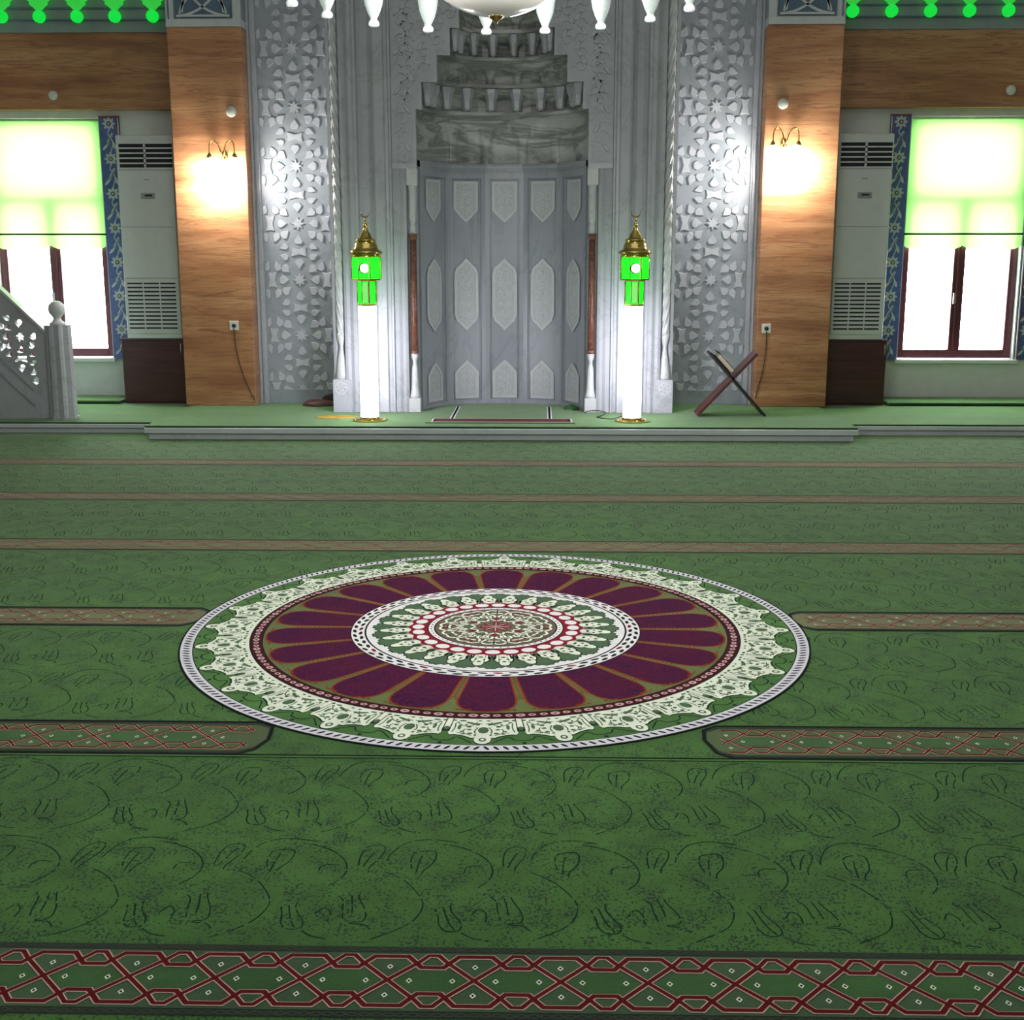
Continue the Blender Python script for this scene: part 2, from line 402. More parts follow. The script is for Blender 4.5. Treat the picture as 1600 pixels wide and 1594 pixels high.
# --- cross stripes
PER = .1795
def stripe(k, xa, xb, capL, capR, phase=.02):
    yc = ROW0+SP*k; hw = .128; bw = .024
    far = k >= 3
    def outline(h, ext):
        pts = []
        if capL: pts += [(xa+.03-ext, yc+h), (xa-.012-ext, yc+h*.72), (xa-ext-.02, yc+h*.1), (xa+.005-ext, yc-h*.7), (xa+.05-ext, yc-h)]
        else: pts += [(xa, yc+h), (xa, yc-h)]
        if capR: pts += [(xb-.05+ext, yc-h), (xb-.005+ext, yc-h*.7), (xb+ext+.02, yc-h*.1), (xb+.012+ext, yc+h*.72), (xb-.03+ext, yc+h)]
        else: pts += [(xb, yc-h), (xb, yc+h)]
        return pts
    o = outline(hw, .0)
    fl.poly([(x, y, .0006) for x, y in o], M['border_dark'])
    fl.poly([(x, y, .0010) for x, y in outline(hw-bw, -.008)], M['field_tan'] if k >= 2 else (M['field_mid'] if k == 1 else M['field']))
    if capL or capR: fl.ribbon(o, .012, M['black'], gfn(.0012), True)
    n0 = int((xa-CMX)/PER)-1; n1 = int((xb-CMX)/PER)+2
    V = hw-bw-.006
    lo, hi = xa+(.03 if capL else 0), xb-(.03 if capR else 0)
    def clip(pl):
        seg = []; cur = []
        for a, b in zip(pl, pl[1:]):
            m = max(1, int(hypot(b[0]-a[0], b[1]-a[1])/.02))
            for i in range(m):
                p = (a[0]+(b[0]-a[0])*i/m, a[1]+(b[1]-a[1])*i/m)
                if lo <= p[0] <= hi: cur.append(p)
                elif cur: seg.append(cur); cur = []
        if lo <= pl[-1][0] <= hi: cur.append(pl[-1])
        if cur: seg.append(cur)
        return seg
    # dull twisted edge braid
    for sgn in (1, -1):
        for ph in (0, 1):
            pl = []; x = xa
            while x < xb:
                t = x/.024*pi+ph*pi
                pl.append((x, yc+sgn*(hw-bw/2)+.0062*sin(t/1.0))); x += .006 if k < 3 else .012
            for q in clip(pl): fl.ribbon(q, .0042, M['braid_dull'], gfn(.0009+.0001*ph))
    lines = []
    top = []; bot = []
    for n in range(n0, n1+1):
        x0 = n*PER+phase; P = PER
        top += [(x0-.20*P, V*.90), (x0+.20*P, V*.90), (x0+.37*P, V*.48), (x0+.63*P, V*.48)]
        bot += [(x0-.20*P, -V*.90), (x0+.20*P, -V*.90), (x0+.37*P, -V*.48), (x0+.63*P, -V*.48)]
        # the long diagonal strand, hump to trough
        lines.append([(x0-.56*P, V*.93), (x0-.44*P, V*.93), (x0-.34*P, V*.68), (x0+.34*P, -V*.68), (x0+.44*P, -V*.93), (x0+.56*P, -V*.93)])
        lines.append([(x0-.56*P, -V*.93), (x0-.44*P, -V*.93), (x0-.34*P, -V*.68), (x0+.34*P, V*.68), (x0+.44*P, V*.93), (x0+.56*P, V*.93)])
        if k < 2 and lo+.05 < x0+P/2 < hi-.08:
            hx = x0+P/2
            fl.poly([(hx-.42*P, yc, .0012), (hx-.16*P, yc-V*.36, .0012), (hx+.16*P, yc-V*.36, .0012), (hx+.42*P, yc, .0012), (hx+.16*P, yc+V*.36, .0012), (hx-.16*P, yc+V*.36, .0012)], M['hexa'])
        for dx, dy in ((0, .52), (0, -.52), (.25, 0), (-.25, 0)):
            cx, cy = x0+dx*P, yc+dy*V
            if lo+.01 < cx < hi-.01 and not far:
                a, b = .0068, .0095
                fl.poly([(cx-a, cy, .0015), (cx, cy-b, .0015), (cx+a, cy, .0015), (cx, cy+b, .0015)], M['cream'])
                fl.poly([(cx-a*.5, cy, .0017), (cx, cy-b*.5, .0017), (cx+a*.5, cy, .0017), (cx, cy+b*.5, .0017)], M['black'])
    lines = [top, bot]+lines
    for li, q in enumerate(lines):
        dzz = .00012*(li % 4)+(.0004 if li > 1 else 0)
        for c in clip([(x, y+yc) for x, y in q]):
            if len(c) < 2: continue
            wr = .0040 if far else (.0105 if li < 2 else .0088)*(1, .62, .5)[k]
            fl.ribbon(c, wr+(.0055 if far else (.0062, .0052, .0048)[k]), M['pink'], gfn(.0018+dzz)); fl.ribbon(c, wr, M['red'], gfn(.0030+dzz))
s1L, s1R, s2L, s2R = -.527, .865, -1.076, 1.391
stripe(0, XL, XR, 0, 0)
stripe(1, XL, s1L, 0, 1); stripe(1, s1R, XR, 1, 0)
stripe(2, XL, s2L, 0, 1); stripe(2, s2R, XR, 1, 0)
for k in (3, 4, 5): stripe(k, XL, XR, 0, 0)
# --- seam between the carpet rolls
fl.ribbon([(XL, 3.455), (XR, 3.455)], .011, M['black'], gfn(.0022))
fl.ribbon([(XL, 3.445), (XR, 3.445)], .010, M['carpet_plain'], gfn(.0024))
# --- scroll and tulip drawing (traced motif, repeated)
MOT = [
 [(265, 595), (330, 605), (400, 625), (460, 655), (505, 695), (515, 740), (500, 775), (460, 815), (400, 850)],
 [(735, 700), (760, 660), (830, 600), (900, 580), (980, 575), (1060, 585), (1130, 597)],
 [(60, 740), (60, 700), (90, 650), (130, 635), (225, 630), (215, 670), (180, 715), (120, 750), (100, 780)], [(75, 765), (110, 700), (140, 660)],
 [(575, 725), (590, 660), (640, 615), (730, 615), (720, 660), (680, 700), (640, 730), (630, 755)], [(600, 730), (650, 670), (690, 640)],
 [(720, 760), (800, 790), (870, 840), (930, 910), (940, 950), (920, 1000), (870, 1060), (790, 1100), (640, 1145)],
 [(140, 960), (145, 1010), (130, 1060), (160, 1100), (250, 1090), (265, 1040), (235, 1000), (220, 960), (235, 930)], [(185, 950), (190, 1040), (215, 1085)], [(250, 1100), (300, 1135), (390, 1145)],
 [(460, 905), (490, 930), (480, 980), (485, 1030)], [(535, 905), (540, 960), (535, 1010)], [(575, 900), (580, 930), (615, 990), (610, 1050), (520, 1050), (530, 1060), (605, 1062), (640, 1095)],
 [(350, 760), (360, 730), (400, 715), (470, 720)], [(330, 1000), (380, 960), (420, 990), (400, 1040)]]
MOTG = []
for pl in MOT:
    MOTG.append([ground(400+x/3.59, 1150+y/3.59) for x, y in smooth(pl, 2)])
MY0 = 2.43
TW = .357
def scroll_row(ybase, xo, sc=1., kmax=22, w=.0038, near=True):
    for i in range(-kmax, kmax):
        for pl in MOTG:
            q = [(x+i*TW+xo, ybase+(y-MY0)*sc+.004*sin(19*(x+i*TW)+y*23)) for x, y in pl]
            q = [(a, b) for a, b in q if abs(a) < 7.4]
            j = 0
            while j < len(q)-1:
                m = random.randint(3, 7); seg = q[j:j+m+1]
                if len(seg) > 1: fl.ribbon(seg, w*random.uniform(.75, 1.15), M['scroll'], gfn(.0004))
                j += m+(1 if random.random() < .35 else 0)
for k in range(-1, 6):
    yb = ROW0+SP*k+.135
    km = 9 if k < 1 else (13 if k < 3 else 20)
    scroll_row(yb+.01, .0 if k % 2 == 0 else .11, .98, km)
    scroll_row(yb+.52, .16 if k % 2 == 0 else .02, .96, km)
structure(fl.build('floor'))

# ================================================================== ROUND MEDALLION
med = thing('medallion_carpet', 'large round carpet medallion with white lace border and burgundy petals in the green floor', 'carpet medallion', (CMX, CMY, 0))
def pol(r, a, z): return (CMX+r*RM*sin(a), CMY-r*RM*EY*cos(a), z)
def pfn(a0, z): return lambda u, v: pol(v, a0+u, z)           # u angle, v radius
def ring(mb, r0, r1, z, mat, n=224):
    vs = [pol(r0, 2*pi*i/n, z) for i in range(n)]+[pol(r1, 2*pi*i/n, z) for i in range(n)]
    mb.add(vs, [(n+i, n+(i+1) % n, (i+1) % n, i) for i in range(n)] if 0 else [(i, (i+1) % n, n+(i+1) % n, n+i)[::-1] for i in range(n)], mat)
def disc(mb, r, z, mat, n=224): mb.add([pol(r, 2*pi*i/n, z) for i in range(n)], [tuple(range(n))], mat)
def ell(mb, r, a, dr, da, z, mat, tilt=0., n=10):
    """ellipse at polar (r,a), radial half dr, tangential half da (both in units of RM)"""
    pts = []
    for i in range(n):
        t = 2*pi*i/n; p, q = dr*cos(t), da*sin(t); p, q = p*cos(tilt)-q*sin(tilt), p*sin(tilt)+q*cos(tilt)
        pts.append(pol(r+p, a+q/max(r, .05), z))
    mb.add(pts, [tuple(range(n))], mat)
Z0 = .003
# rim
mb = MB(); mb.lathe([(RM*1.0, 0), (RM*1.0, Z0)], (CMX, CMY, 0), M['black'], 224, False, 1., EY)
ring(mb, .958, .994, Z0+.0004, M['lilac'])
NB = 252
for i in range(NB):
    a = 2*pi*(i+.5)/NB; s = 1 if a < pi else -1
    ell(mb, .976, a, .0140, .0048, Z0+.0008, M['black'], s*.55, 6)
mb.build('braided_rim', med)
# lace
mb = MB(); NL = 28; WL = 2*pi/NL
r0l, r1l = .785, .951
ring(mb, .75, .955, Z0+.0003, M['carpet_plain'])
half = [(0, 1.0), (.045, .985), (.085, .93), (.105, .85), (.10, .77), (.15, .765), (.22, .70), (.30, .66), (.37, .64), (.43, .66), (.46, .58), (.445, .50), (.45, .42), (.47, .36), (.5, .33)]
def L(u, q, z, k): return pol(r0l+(r1l-r0l)*q, (k)*WL+u*WL, z)
holes = [(.0, .47, .075, .13), (.17, .20, .105, .035), (.20, .34, .035, .032), (.19, .45, .035, .03), (.17, .60, .035, .035), (.33, .36, .026, .10), (.29, .53, .022, .03),
         (.31, .10, .055, .028), (.43, .09, .035, .03), (.075, .24, .022, .045), (.10, .66, .02, .03), (.06, .09, .03, .022), (.245, .26, .02, .03), (.37, .17, .03, .022), (.26, .63, .03, .016)]
for k in range(NL):
    full = [(-u, q) for u, q in half[::-1]]+half[1:]
    top = [L(u, q, Z0+.0010, k) for u, q in full]; base = [L(u, .0, Z0+.0010, k) for u, q in full]
    n = len(full)
    # dark outline under the white
    o2 = [L(u*(1.05 if abs(u) < .4 else 1), q+.03, Z0+.0006, k) for u, q in full]
    mb.add(o2+base, [(i, i+1, n+i+1, n+i) for i in range(n-1)], M['scroll'])
    mb.add(top+base, [(i, i+1, n+i+1, n+i) for i in range(n-1)], M['cream'])
    for sg in (1, -1):
        for (u, q, du, dq) in holes:
            if u == 0 and sg < 0: continue
            rr = r0l+(r1l-r0l)*q
            ell(mb, rr, (k+sg*u)*WL, dq*(r1l-r0l), du*WL*rr, Z0+.0013, M['sage'], sg*(.5 if du > .08 else 0), 8)
    for sg in (1, -1):
        for cv in ([(.10, .16), (.16, .30), (.27, .32), (.36, .20)], [(.07, .36), (.12, .50), (.10, .60)], [(.40, .20), (.385, .40), (.41, .56)], [(.15, .68), (.24, .60), (.34, .58)], [(.02, .22), (.10, .20)], [(.24, .42), (.27, .50), (.25, .58)]):
            mb.ribbon([((k+sg*u)*WL, r0l+(r1l-r0l)*q) for u, q in smooth(cv, 1)], .0040, M['sage'], pfn(0, Z0+.00125))
    rr = r0l+(r1l-r0l)*.84
    ell(mb, rr, k*WL, .0125, .0100, Z0+.0013, M['sage'], 0, 10); ell(mb, rr, k*WL, .006, .005, Z0+.0016, M['cream'], 0, 8)
    # dark little scroll between the points, small dark circles
    mb.ribbon([((k+u)*WL, r0l+(r1l-r0l)*q) for u, q in smooth([(.12, .97), (.20, .86), (.30, .74), (.35, .75), (.38, .86), (.5, .90), (.62, .86), (.65, .75), (.70, .74), (.80, .86), (.88, .97)], 1)], .0042, M['scroll'], pfn(0, Z0+.0007))
    ell(mb, r0l+(r1l-r0l)*.98, (k+.5)*WL, .006, .006, Z0+.0008, M['scroll'])
    ell(mb, r0l+(r1l-r0l)*.42, (k+.5)*WL, .018, .012, Z0+.0008, M['scroll']); ell(mb, r0l+(r1l-r0l)*.42, (k+.5)*WL, .011, .007, Z0+.0011, M['sage'])
mb.build('lace_border', med)
# bead ring
mb = MB(); ring(mb, .744, .786, Z0+.0018, M['black']); ring(mb, .748, .782, Z0+.0021, M['maroon'])
NBd = 154
for i in range(NBd):
    a = 2*pi*i/NBd; big = 1.15 if i % 3 == 0 else .92
    ell(mb, .765, a, .0095*big, .0118*big, Z0+.0024, M['beadpink'], 0, 8)
    ell(mb, .765, a, .0035, .0055, Z0+.0027, M['maroon'], 0, 6)
mb.build('bead_ring', med)
# petals
mb = MB(); ring(mb, .46, .745, Z0+.0009, M['olive'])
NP = 22; WP = 2*pi/NP
for k in range(NP):
    for grow, z, mt in ((.0, Z0+.0020, M['petal']), (.0055, Z0+.0016, M['rust'])):
        pts = []
        for i in range(8): pts.append((.455+(.655-.455)*i/7, .0))
        P = []
        hwid = lambda r: (WP*.415)+grow/r
        rs = [.455+.19*i/7 for i in range(8)]
        side = [(hwid(r)*(1.0 if r < .6 else 1.0), r) for r in rs]
        w0 = hwid(.645)
        cap = [(w0*cos(t)**.75, .645+(.088+grow)*sin(t)**.9) for t in [pi/2*i/8 for i in range(1, 8)]]
        h = side+cap+[(0, .733+grow)]
        full = h+[(-a, r) for a, r in h[::-1][1:]]
        mb.add([pol(r, k*WP+a, z) for a, r in full], [tuple(range(len(full)))], mt)
    ac = (k+.5)*WP
    for i in range(13):
        r = .475+.0145*i
        for s in ((0,) if r < .63 else (-1, 1)):
            mb_a = ac+s*(r-.625)*.55
            ell(mb, r, mb_a, .0026, .0055, Z0+.0022, M['rust'], 0, 6)
    for s in (-1, 1):
        for q in (.08, .13, .18): ell(mb, .726-abs(q-.13)*.05, ac+s*q*WP*1.6, .003, .007, Z0+.0022, M['rust'], 0, 6)
mb.build('petal_ring', med)
# rosette
mb = MB(); disc(mb, .470, Z0+.0024, M['black']); ring(mb, .425, .467, Z0+.0027, M['wwhite'])
NC = 60
for i in range(NC):
    a = 2*pi*i/NC
    ell(mb, .456, a, .0062, .0165, Z0+.0030, M['black'], .15, 8)
    ell(mb, .437, a+pi/NC, .0062, .0165, Z0+.0030, M['crimson'] if i % 5 == 0 else M['black'], -.15, 8)
ring(mb, .0, .419, Z0+.0027, M['wwhite'])
n = 28*8; vs = []
for i in range(n):
    a = 2*pi*i/n; t = abs(((i/8) % 1)-.5)*2
    vs.append(pol(.386+.018*t+(.004 if i % 2 else -.004), a, Z0+.0030))
mb.add(vs, [tuple(range(n))], M['black'])
mb.add([tuple(Vector(v)*1+Vector(((CMX-v[0])*.011, (CMY-v[1])*.011, .0003))) for v in vs], [tuple(range(n))], M['sage'])
sp_ = [(.0, .376), (.13, .370), (.21, .355), (.18, .346), (.31, .337), (.40, .320), (.31, .311), (.40, .300), (.44, .288), (.5, .283)]
for k in range(28):
    for g, z, mt in ((1.12, Z0+.0035, M['black']), (1., Z0+.0038, M['cream'])):
        full = [(-u*g, r) for u, r in sp_[::-1]]+[(u*g, r+(.003 if g > 1 else 0)) for u, r in sp_[1:]]
        mm = len(full)
        tp = [pol(r+(.003 if g > 1 else 0), (k+.5+u)*WL, z) for u, r in full]; bs = [pol(.27, (k+.5+u)*WL, z) for u, r in full]
        mb.add(tp+bs, [(i, i+1, mm+i+1, mm+i) for i in range(mm-1)], mt)
    ell(mb, .340, (k+.5)*WL, .0070, .0070, Z0+.0041, M['sage'], 0, 8)
    for s in (-1, 1): ell(mb, .320, (k+.5+s*.17)*WL, .0045, .0050, Z0+.0041, M['black'], 0, 6)
    ell(mb, .300, (k+.5)*WL, .0050, .0085, Z0+.0041, M['black'], 0, 8)
n = 28*6
mb.add([pol(.280+.006*cos(2*pi*i/6), 2*pi*i/n, Z0+.0044) for i in range(n)], [tuple(range(n))], M['crimson'])
for k in range(28): ell(mb, .252, k*WL, .0195, .0235, Z0+.0047, M['wwhite'], 0, 14)
ring(mb, 0, .222, Z0+.0047, M['black']); ring(mb, 0, .218, Z0+.0050, M['wwhite'])
for i in range(56): ell(mb, .209, 2*pi*i/56, .0032, .0045, Z0+.0053, M['black'] if i % 2 else M['crimson'], 0, 6)
ring(mb, 0, .201, Z0+.0052, M['black']); ring(mb, 0, .196, Z0+.0055, M['taupe'])
for k in range(12):
    a = k*pi/6
    ell(mb, .165, a, .018, .016, Z0+.0058, M['crimson'] if k % 2 else M['sage'], .4, 10)
    ell(mb, .125, a+.26, .020, .013, Z0+.0058, M['crimson'], -.5, 10)
    ell(mb, .085, a, .012, .010, Z0+.0058, M['sage'] if k % 2 else M['crimson'], 0, 8)
for k in range(12):
    for sg in (1, -1):
        a0 = k*pi/6+sg*.05
        cur = smooth([(a0, .065), (a0+sg*.22, .085), (a0+sg*.30, .115), (a0+sg*.12, .135), (a0-sg*.02, .118), (a0+sg*.04, .105)], 2)
        cur2 = smooth([(a0+sg*.30, .115), (a0+sg*.28, .150), (a0+sg*.10, .185), (a0-sg*.06, .175), (a0-sg*.05, .150), (a0+sg*.08, .150)], 2)
        for cc in (cur, cur2):
            pts = [(pol(r, a, 0)[0], pol(r, a, 0)[1]) for a, r in cc]
            mb.ribbon(pts, .0160, M['black'], gfn(Z0+.0061)); mb.ribbon(pts, .0110, M['cream'], gfn(Z0+.0064))
for k in range(8):
    ell(mb, .030, k*pi/4, .024, .013, Z0+.0067, M['crimson'], 0, 10)
for k in range(4):
    a = k*pi/4; mb.ribbon([(pol(.045, a, 0)[0], pol(.045, a, 0)[1]), (pol(.045, a+pi, 0)[0], pol(.045, a+pi, 0)[1])], .005, M['beadpink'], gfn(Z0+.0070))
mb.build('rosette', med)

# ================================================================== ROOM SHELL
CH = 6.2
WIN = {1: (-4.965, -3.864), 2: (3.79, 4.925)}; WZ0, WZ1 = .475, 2.755
w = MB()
xs = [XL, WIN[1][0], WIN[1][1], WIN[2][0], WIN[2][1], XR]
for i in range(5):
    x0, x1 = xs[i], xs[i+1]
    if i in (1, 3):
        w.box(x0, x1, 12.1, 12.38, 0, WZ0, M['plaster']); w.box(x0, x1, 12.1, 12.38, WZ1, CH, M['plaster'])
    else: w.box(x0, x1, 12.1, 12.38, 0, CH, M['plaster'])
structure(w.build('wall_back'))
for s, nme in ((-1, 'wall_left'), (1, 'wall_right')):
    w = MB(); w.box(s*7.5, s*7.75, -3, 12.38, 0, CH, M['plaster']); w.box(s*7.47, s*7.5, -3, 12.1, 0, 2.8, M['trav']); structure(w.build(nme))
w = MB(); w.box(-7.75, 7.75, -3, 12.38, CH, CH+.2, M['ceiling']); structure(w.build('ceiling'))
# travertine band over each window, grey beam with blue grooves above it
n_trim = 1
for s in (-1, 1):
    a, b = (XL, -2.93) if s < 0 else (2.93, XR)
    w = MB(); w.box(a, b, 11.98, 12.1, 2.82, 3.50, M['trav']); structure(w.build('trim_%d' % n_trim)); n_trim += 1
    w = MB(); w.box(a, b, 11.96, 12.1, 3.50, 3.60, M['beam']); w.box(a, b, 11.93, 12.1, 3.60, 3.612, M['beamblue']); w.box(a, b, 11.95, 12.1, 3.612, 3.70, M['beam'])
    w.box(a, b, 11.93, 12.1, 3.70, 3.715, M['beamblue']); w.box(a, b, 11.95, 12.1, 3.715, 4.6, M['beam']); w.box(a, b, 11.88, 12.1, 4.6, 4.75, M['lattice'])
    structure(w.build('trim_%d' % n_trim)); n_trim += 1
# flowered tile strips beside the windows
def tile_strip(x0, x1):
    global n_trim
    w = MB(); w.box(x0, x1, 12.075, 12.1, WZ0+.01, WZ1, M['tileblue'])
    out = x1 if abs(x1) < abs(x0) else x0
    e = -1 if out == x1 else 1
    w.box(out, out+e*.012, 12.068, 12.1, WZ0+.01, WZ1+.012, M['tilepale']); w.box(out+e*.012, out+e*.022, 12.070, 12.1, WZ0+.01, WZ1, M['tilered'])
    w.box(x0, x1, 12.068, 12.1, WZ1, WZ1+.014, M['tilered'])
    c = (x0+x1)/2; z = WZ1-.055; i = 0
    fn = lambda u, v: (u, 12.0735, v)
    while z > WZ0+.03:
        pts = [(c+(.052+.012*cos(8*t))*cos(t), 12.073, z+(.052+.012*cos(8*t))*sin(t)) for t in [2*pi*k/48 for k in range(48)]]
        w.prism(pts[::-1], (0, -.003, 0), M['tilepale'])
        w.lathe([(.001, 0), (.022, .0), (.022, .001)], (0, 0, 0), M['tiledark'], 12) if 0 else None
        w.prism([(c+.022*cos(t), 12.069, z+.022*sin(t)) for t in [-2*pi*k/14 for k in range(14)]], (0, -.002, 0), M['tiledark'])
        w.prism([(c+.010*cos(t), 12.066, z+.010*sin(t)) for t in [-2*pi*k/10 for k in range(10)]], (0, -.002, 0), M['tilepale'])
        sg = 1
        if z-.27 > WZ0:
            w.ribbon(smooth([(c, z-.05), (c-.02, z-.09), (c+.01, z-.13), (c+.035, z-.18), (c+.01, z-.24), (c-.0, z-.28)]), .010, M['tilepale'], fn)
            for (lx, lz, ang) in ((c+.015, z-.115, 1.1), (c-.012, z-.165, 1.25), (c+.04, z-.20, 1.9), (c-.045, z-.215, .8)):
                lp = [(lx+.036*cos(t)*cos(ang)-.013*sin(t)*sin(ang), 12.0725, lz+.036*cos(t)*sin(ang)+.013*sin(t)*cos(ang)) for t in [-2*pi*k/14 for k in range(14)]]
                w.prism(lp, (0, -.002, 0), M['tilepale'])
            w.ribbon([(c+.028, z-.10), (c-.02, z-.19)], .007, M['tiledark'], lambda u, v: (u, 12.0700, v))
        z -= .322
    structure(w.build('trim_%d' % n_trim)); n_trim += 1
tile_strip(-3.862, -3.672); tile_strip(3.602, 3.788); tile_strip(4.928, 5.11); tile_strip(-5.15, -4.968)
# windows
for k, (x0, x1) in WIN.items():
    root = thing('window_%d' % k, '', '', ((x0+x1)/2, 12.2, WZ0)); del root['label']; del root['category']; structure(root)
    f = MB(); y0, y1 = 12.17, 12.24; jw = .085; xm = (x0+x1)/2+.005
    f.box(x0, x0+jw, y0, y1, WZ0+.02, WZ1, M['pvc']); f.box(x1-jw, x1, y0, y1, WZ0+.02, WZ1, M['pvc'])
    f.box(x0+jw, x1-jw, y0, y1, WZ0+.02, WZ0+.10, M['pvc']); f.box(x0+jw, x1-jw, y0, y1, WZ1-.08, WZ1, M['pvc'])
    f.box(xm-.055, xm+.055, y0, y1, WZ0+.10, 1.955, M['pvc']); f.box(x0+jw, x1-jw, y0, y1, 1.955, 2.045, M['pvc'])
    f.box(xm-.02, xm+.02, y0-.012, y0, WZ0+.10, 1.955, M['pvc'])
    f.build('window_frame', root, .006)
    f = MB(); f.box(x0-.02, x1+.02, 12.04, 12.36, WZ0-.02, WZ0+.012, M['sill']); f.box(x0, x0+.012, 12.1, 12.17, WZ0, WZ1, M['sill']); f.box(x1-.012, x1, 12.1, 12.17, WZ0, WZ1, M['sill']); f.build('window_sill', root)
    f = MB(); f.box(x0+jw, x1-jw, 12.20, 12.206, WZ0+.1, WZ1-.08, M['glass']); f.build('pane', root)
    f = MB(); f.box(xm-.045, xm-.02, y0-.035, y0-.012, 1.02, 1.12, M['steel']); f.build('handle', root)

# ================================================================== PLATFORMS
def kerb(mb, path_x0, path_x1, yf, ztop, h):
    mb.box(path_x0, path_x1, yf, yf+.30, 0, ztop*.52, M['kerb'])
    mb.box(path_x0-.0, path_x1+.0, yf-.022, yf+.28, ztop*.52, ztop-.012, M['kerb'])
pl = thing('carpeted_platform', 'wide low platform with grey marble edge and green carpet in front of the prayer niche', 'platform', (0, 9.95, 0))
mb = MB(); kx = 2.87
mb.box(-kx, kx, 9.925, 12.08, 0, .046, M['kerb']); mb.box(-kx-.03, kx+.03, 9.895, 12.05, .052, .096, M['kerb']); mb.box(-kx+.01, kx-.01, 9.935, 12.04, .044, .054, M['acgrey'])
mb.build('marble_edge', pl, .006)
mb = MB(); mb.box(-kx-.031, kx+.031, 9.93, 12.04, .0965, .111, M['carpet_plain']); mb.box(-kx-.03, kx+.03, 9.926, 9.929, .0965, .105, M['border_dark']); mb.build('carpet', pl)
for s, lab in ((-1, 'left'), (1, 'right')):
    p = thing('carpeted_platform', 'lower green carpeted step along the wall under the %s window' % lab, 'platform', (s*5, 10.4, 0))
    a, b = (-7.45, -kx-.031) if s < 0 else (kx+.031, 7.45)
    mb = MB(); mb.box(a, b, 10.28, 12.08, 0, .040, M['kerb']); mb.box(a, b, 10.255, 12.07, .045, .080, M['kerb']); mb.box(a, b, 10.29, 12.05, .038, .047, M['acgrey']); mb.build('marble_edge', p, .005)
    mb = MB(); mb.box(a, b, 10.275, 12.07, .080, .093, M['carpet_plain']); mb.box(a, b, 10.27, 10.285, .0795, .088, M['border_dark']); mb.build('carpet', p)
    mb = MB(); a2, b2 = (-7.45, -3.66) if s < 0 else (3.60, 7.45)
    mb.box(a2, b2, 11.57, 12.06, .093, .112, M['border_dark']); mb.box(a2, b2, 11.58, 12.06, .112, .124, M['carpet_plain']); mb.build('upper_tread', p)

# ================================================================== PILLARS
for s, lab in ((-1, 'orange stone pillar left of the prayer niche beside the marble panel'), (1, 'orange stone pillar right of the prayer niche behind the folding book stand')):
    p = thing('stone_pillar', lab, 'pillar', (s*2.63, 11.6, .11))
    mb = MB(); x0, x1 = s*2.297, s*2.955
    base = .111
    mb.box(x0, x1, 11.33, 12.09, base, 3.435, M['trav']); mb.build('shaft', p, .008)
    mb = MB(); mb.box(x0+s*-.0, x1, 11.325, 12.09, 3.437, 3.50, M['lattice']); mb.box(x0, x1, 11.35, 12.09, 3.50, 4.7, M['beam'])
    mb.box(x0, x0+s*.07, 11.33, 11.35, 3.5, 4.7, M['lattice']); mb.box(x1, x1-s*.07, 11.33, 11.35, 3.5, 4.7, M['lattice'])
    mb.box(x1-s*.02, x1-s*.032, 11.322, 11.33, 3.5, 4.7, M['slate'])
    mb.box(x0+s*.085, x1-s*.085, 11.335, 11.35, 3.515, 4.7, M['slate'])
    fn = lambda u, v: (u, 11.334, v)
    xa, xb = sorted((x0+s*.085, x1-s*.085)); W = xb-xa; H = W*.9
    for j in range(2):
        z0 = 3.515+j*H; cx = (xa+xb)/2; cz = z0+H*.5
        def arc(cx_, cz_, r, a0, a1, m=14): return [(cx_+r*cos(R(a0+(a1-a0)*i/m)), cz_+r*sin(R(a0+(a1-a0)*i/m))) for i in range(m+1)]
        for q in (arc(xa, z0+H, H*.98, -88, -5), arc(xb, z0+H, H*.98, 185, 268), arc(xa, z0, H*.98, 5, 88), arc(xb, z0, H*.98, 92, 175), arc(cx, z0, W*.42, 8, 172), arc(cx, z0+H*1., W*.42, 188, 352)):
            q = [(min(max(u, xa), xb), v) for u, v in q]
            mb.ribbon(q, .020, M['lattice'], fn, thick=(0, -.010, 0))
        mb.ribbon([(xa+.01, z0+.012), (xb-.01, z0+.012)], .018, M['lattice'], fn, thick=(0, -.008, 0))
    mb.build('tile_panel', p)

# ================================================================== STAR RELIEF PANELS
for s, lab in ((-1, 'left'), (1, 'right')):
    p = thing('relief_panel', 'tall grey marble panel carved with eight-pointed stars, %s of the prayer niche' % lab, 'marble panel', (s*1.9, 11.6, .11))
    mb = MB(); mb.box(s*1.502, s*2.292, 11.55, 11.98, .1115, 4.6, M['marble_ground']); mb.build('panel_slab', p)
    mb = MB()
    for (u0, u1, yy) in ((2.225, 2.240, 11.535), (2.240, 2.262, 11.52), (2.262, 2.275, 11.535), (2.275, 2.294, 11.50)): mb.box(s*u0, s*u1, yy, 11.549, .1115, 4.6, M['marble'])
    mb.build('edge_moulding', p)
    mb = MB(); S = .2545
    pcs = star_pieces(s*1.898, .745, S, range(-2, 3), range(-2, 18))
    for q in pcs:
        c = clip_poly(q, s*1.885-.345, s*1.885+.33, .235, 4.5) if s > 0 else clip_poly(q, s*1.885-.33, s*1.885+.345, .235, 4.5)
        if len(c) > 2:
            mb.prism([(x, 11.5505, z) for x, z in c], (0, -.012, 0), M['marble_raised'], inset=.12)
    mb.build('star_carving', p)

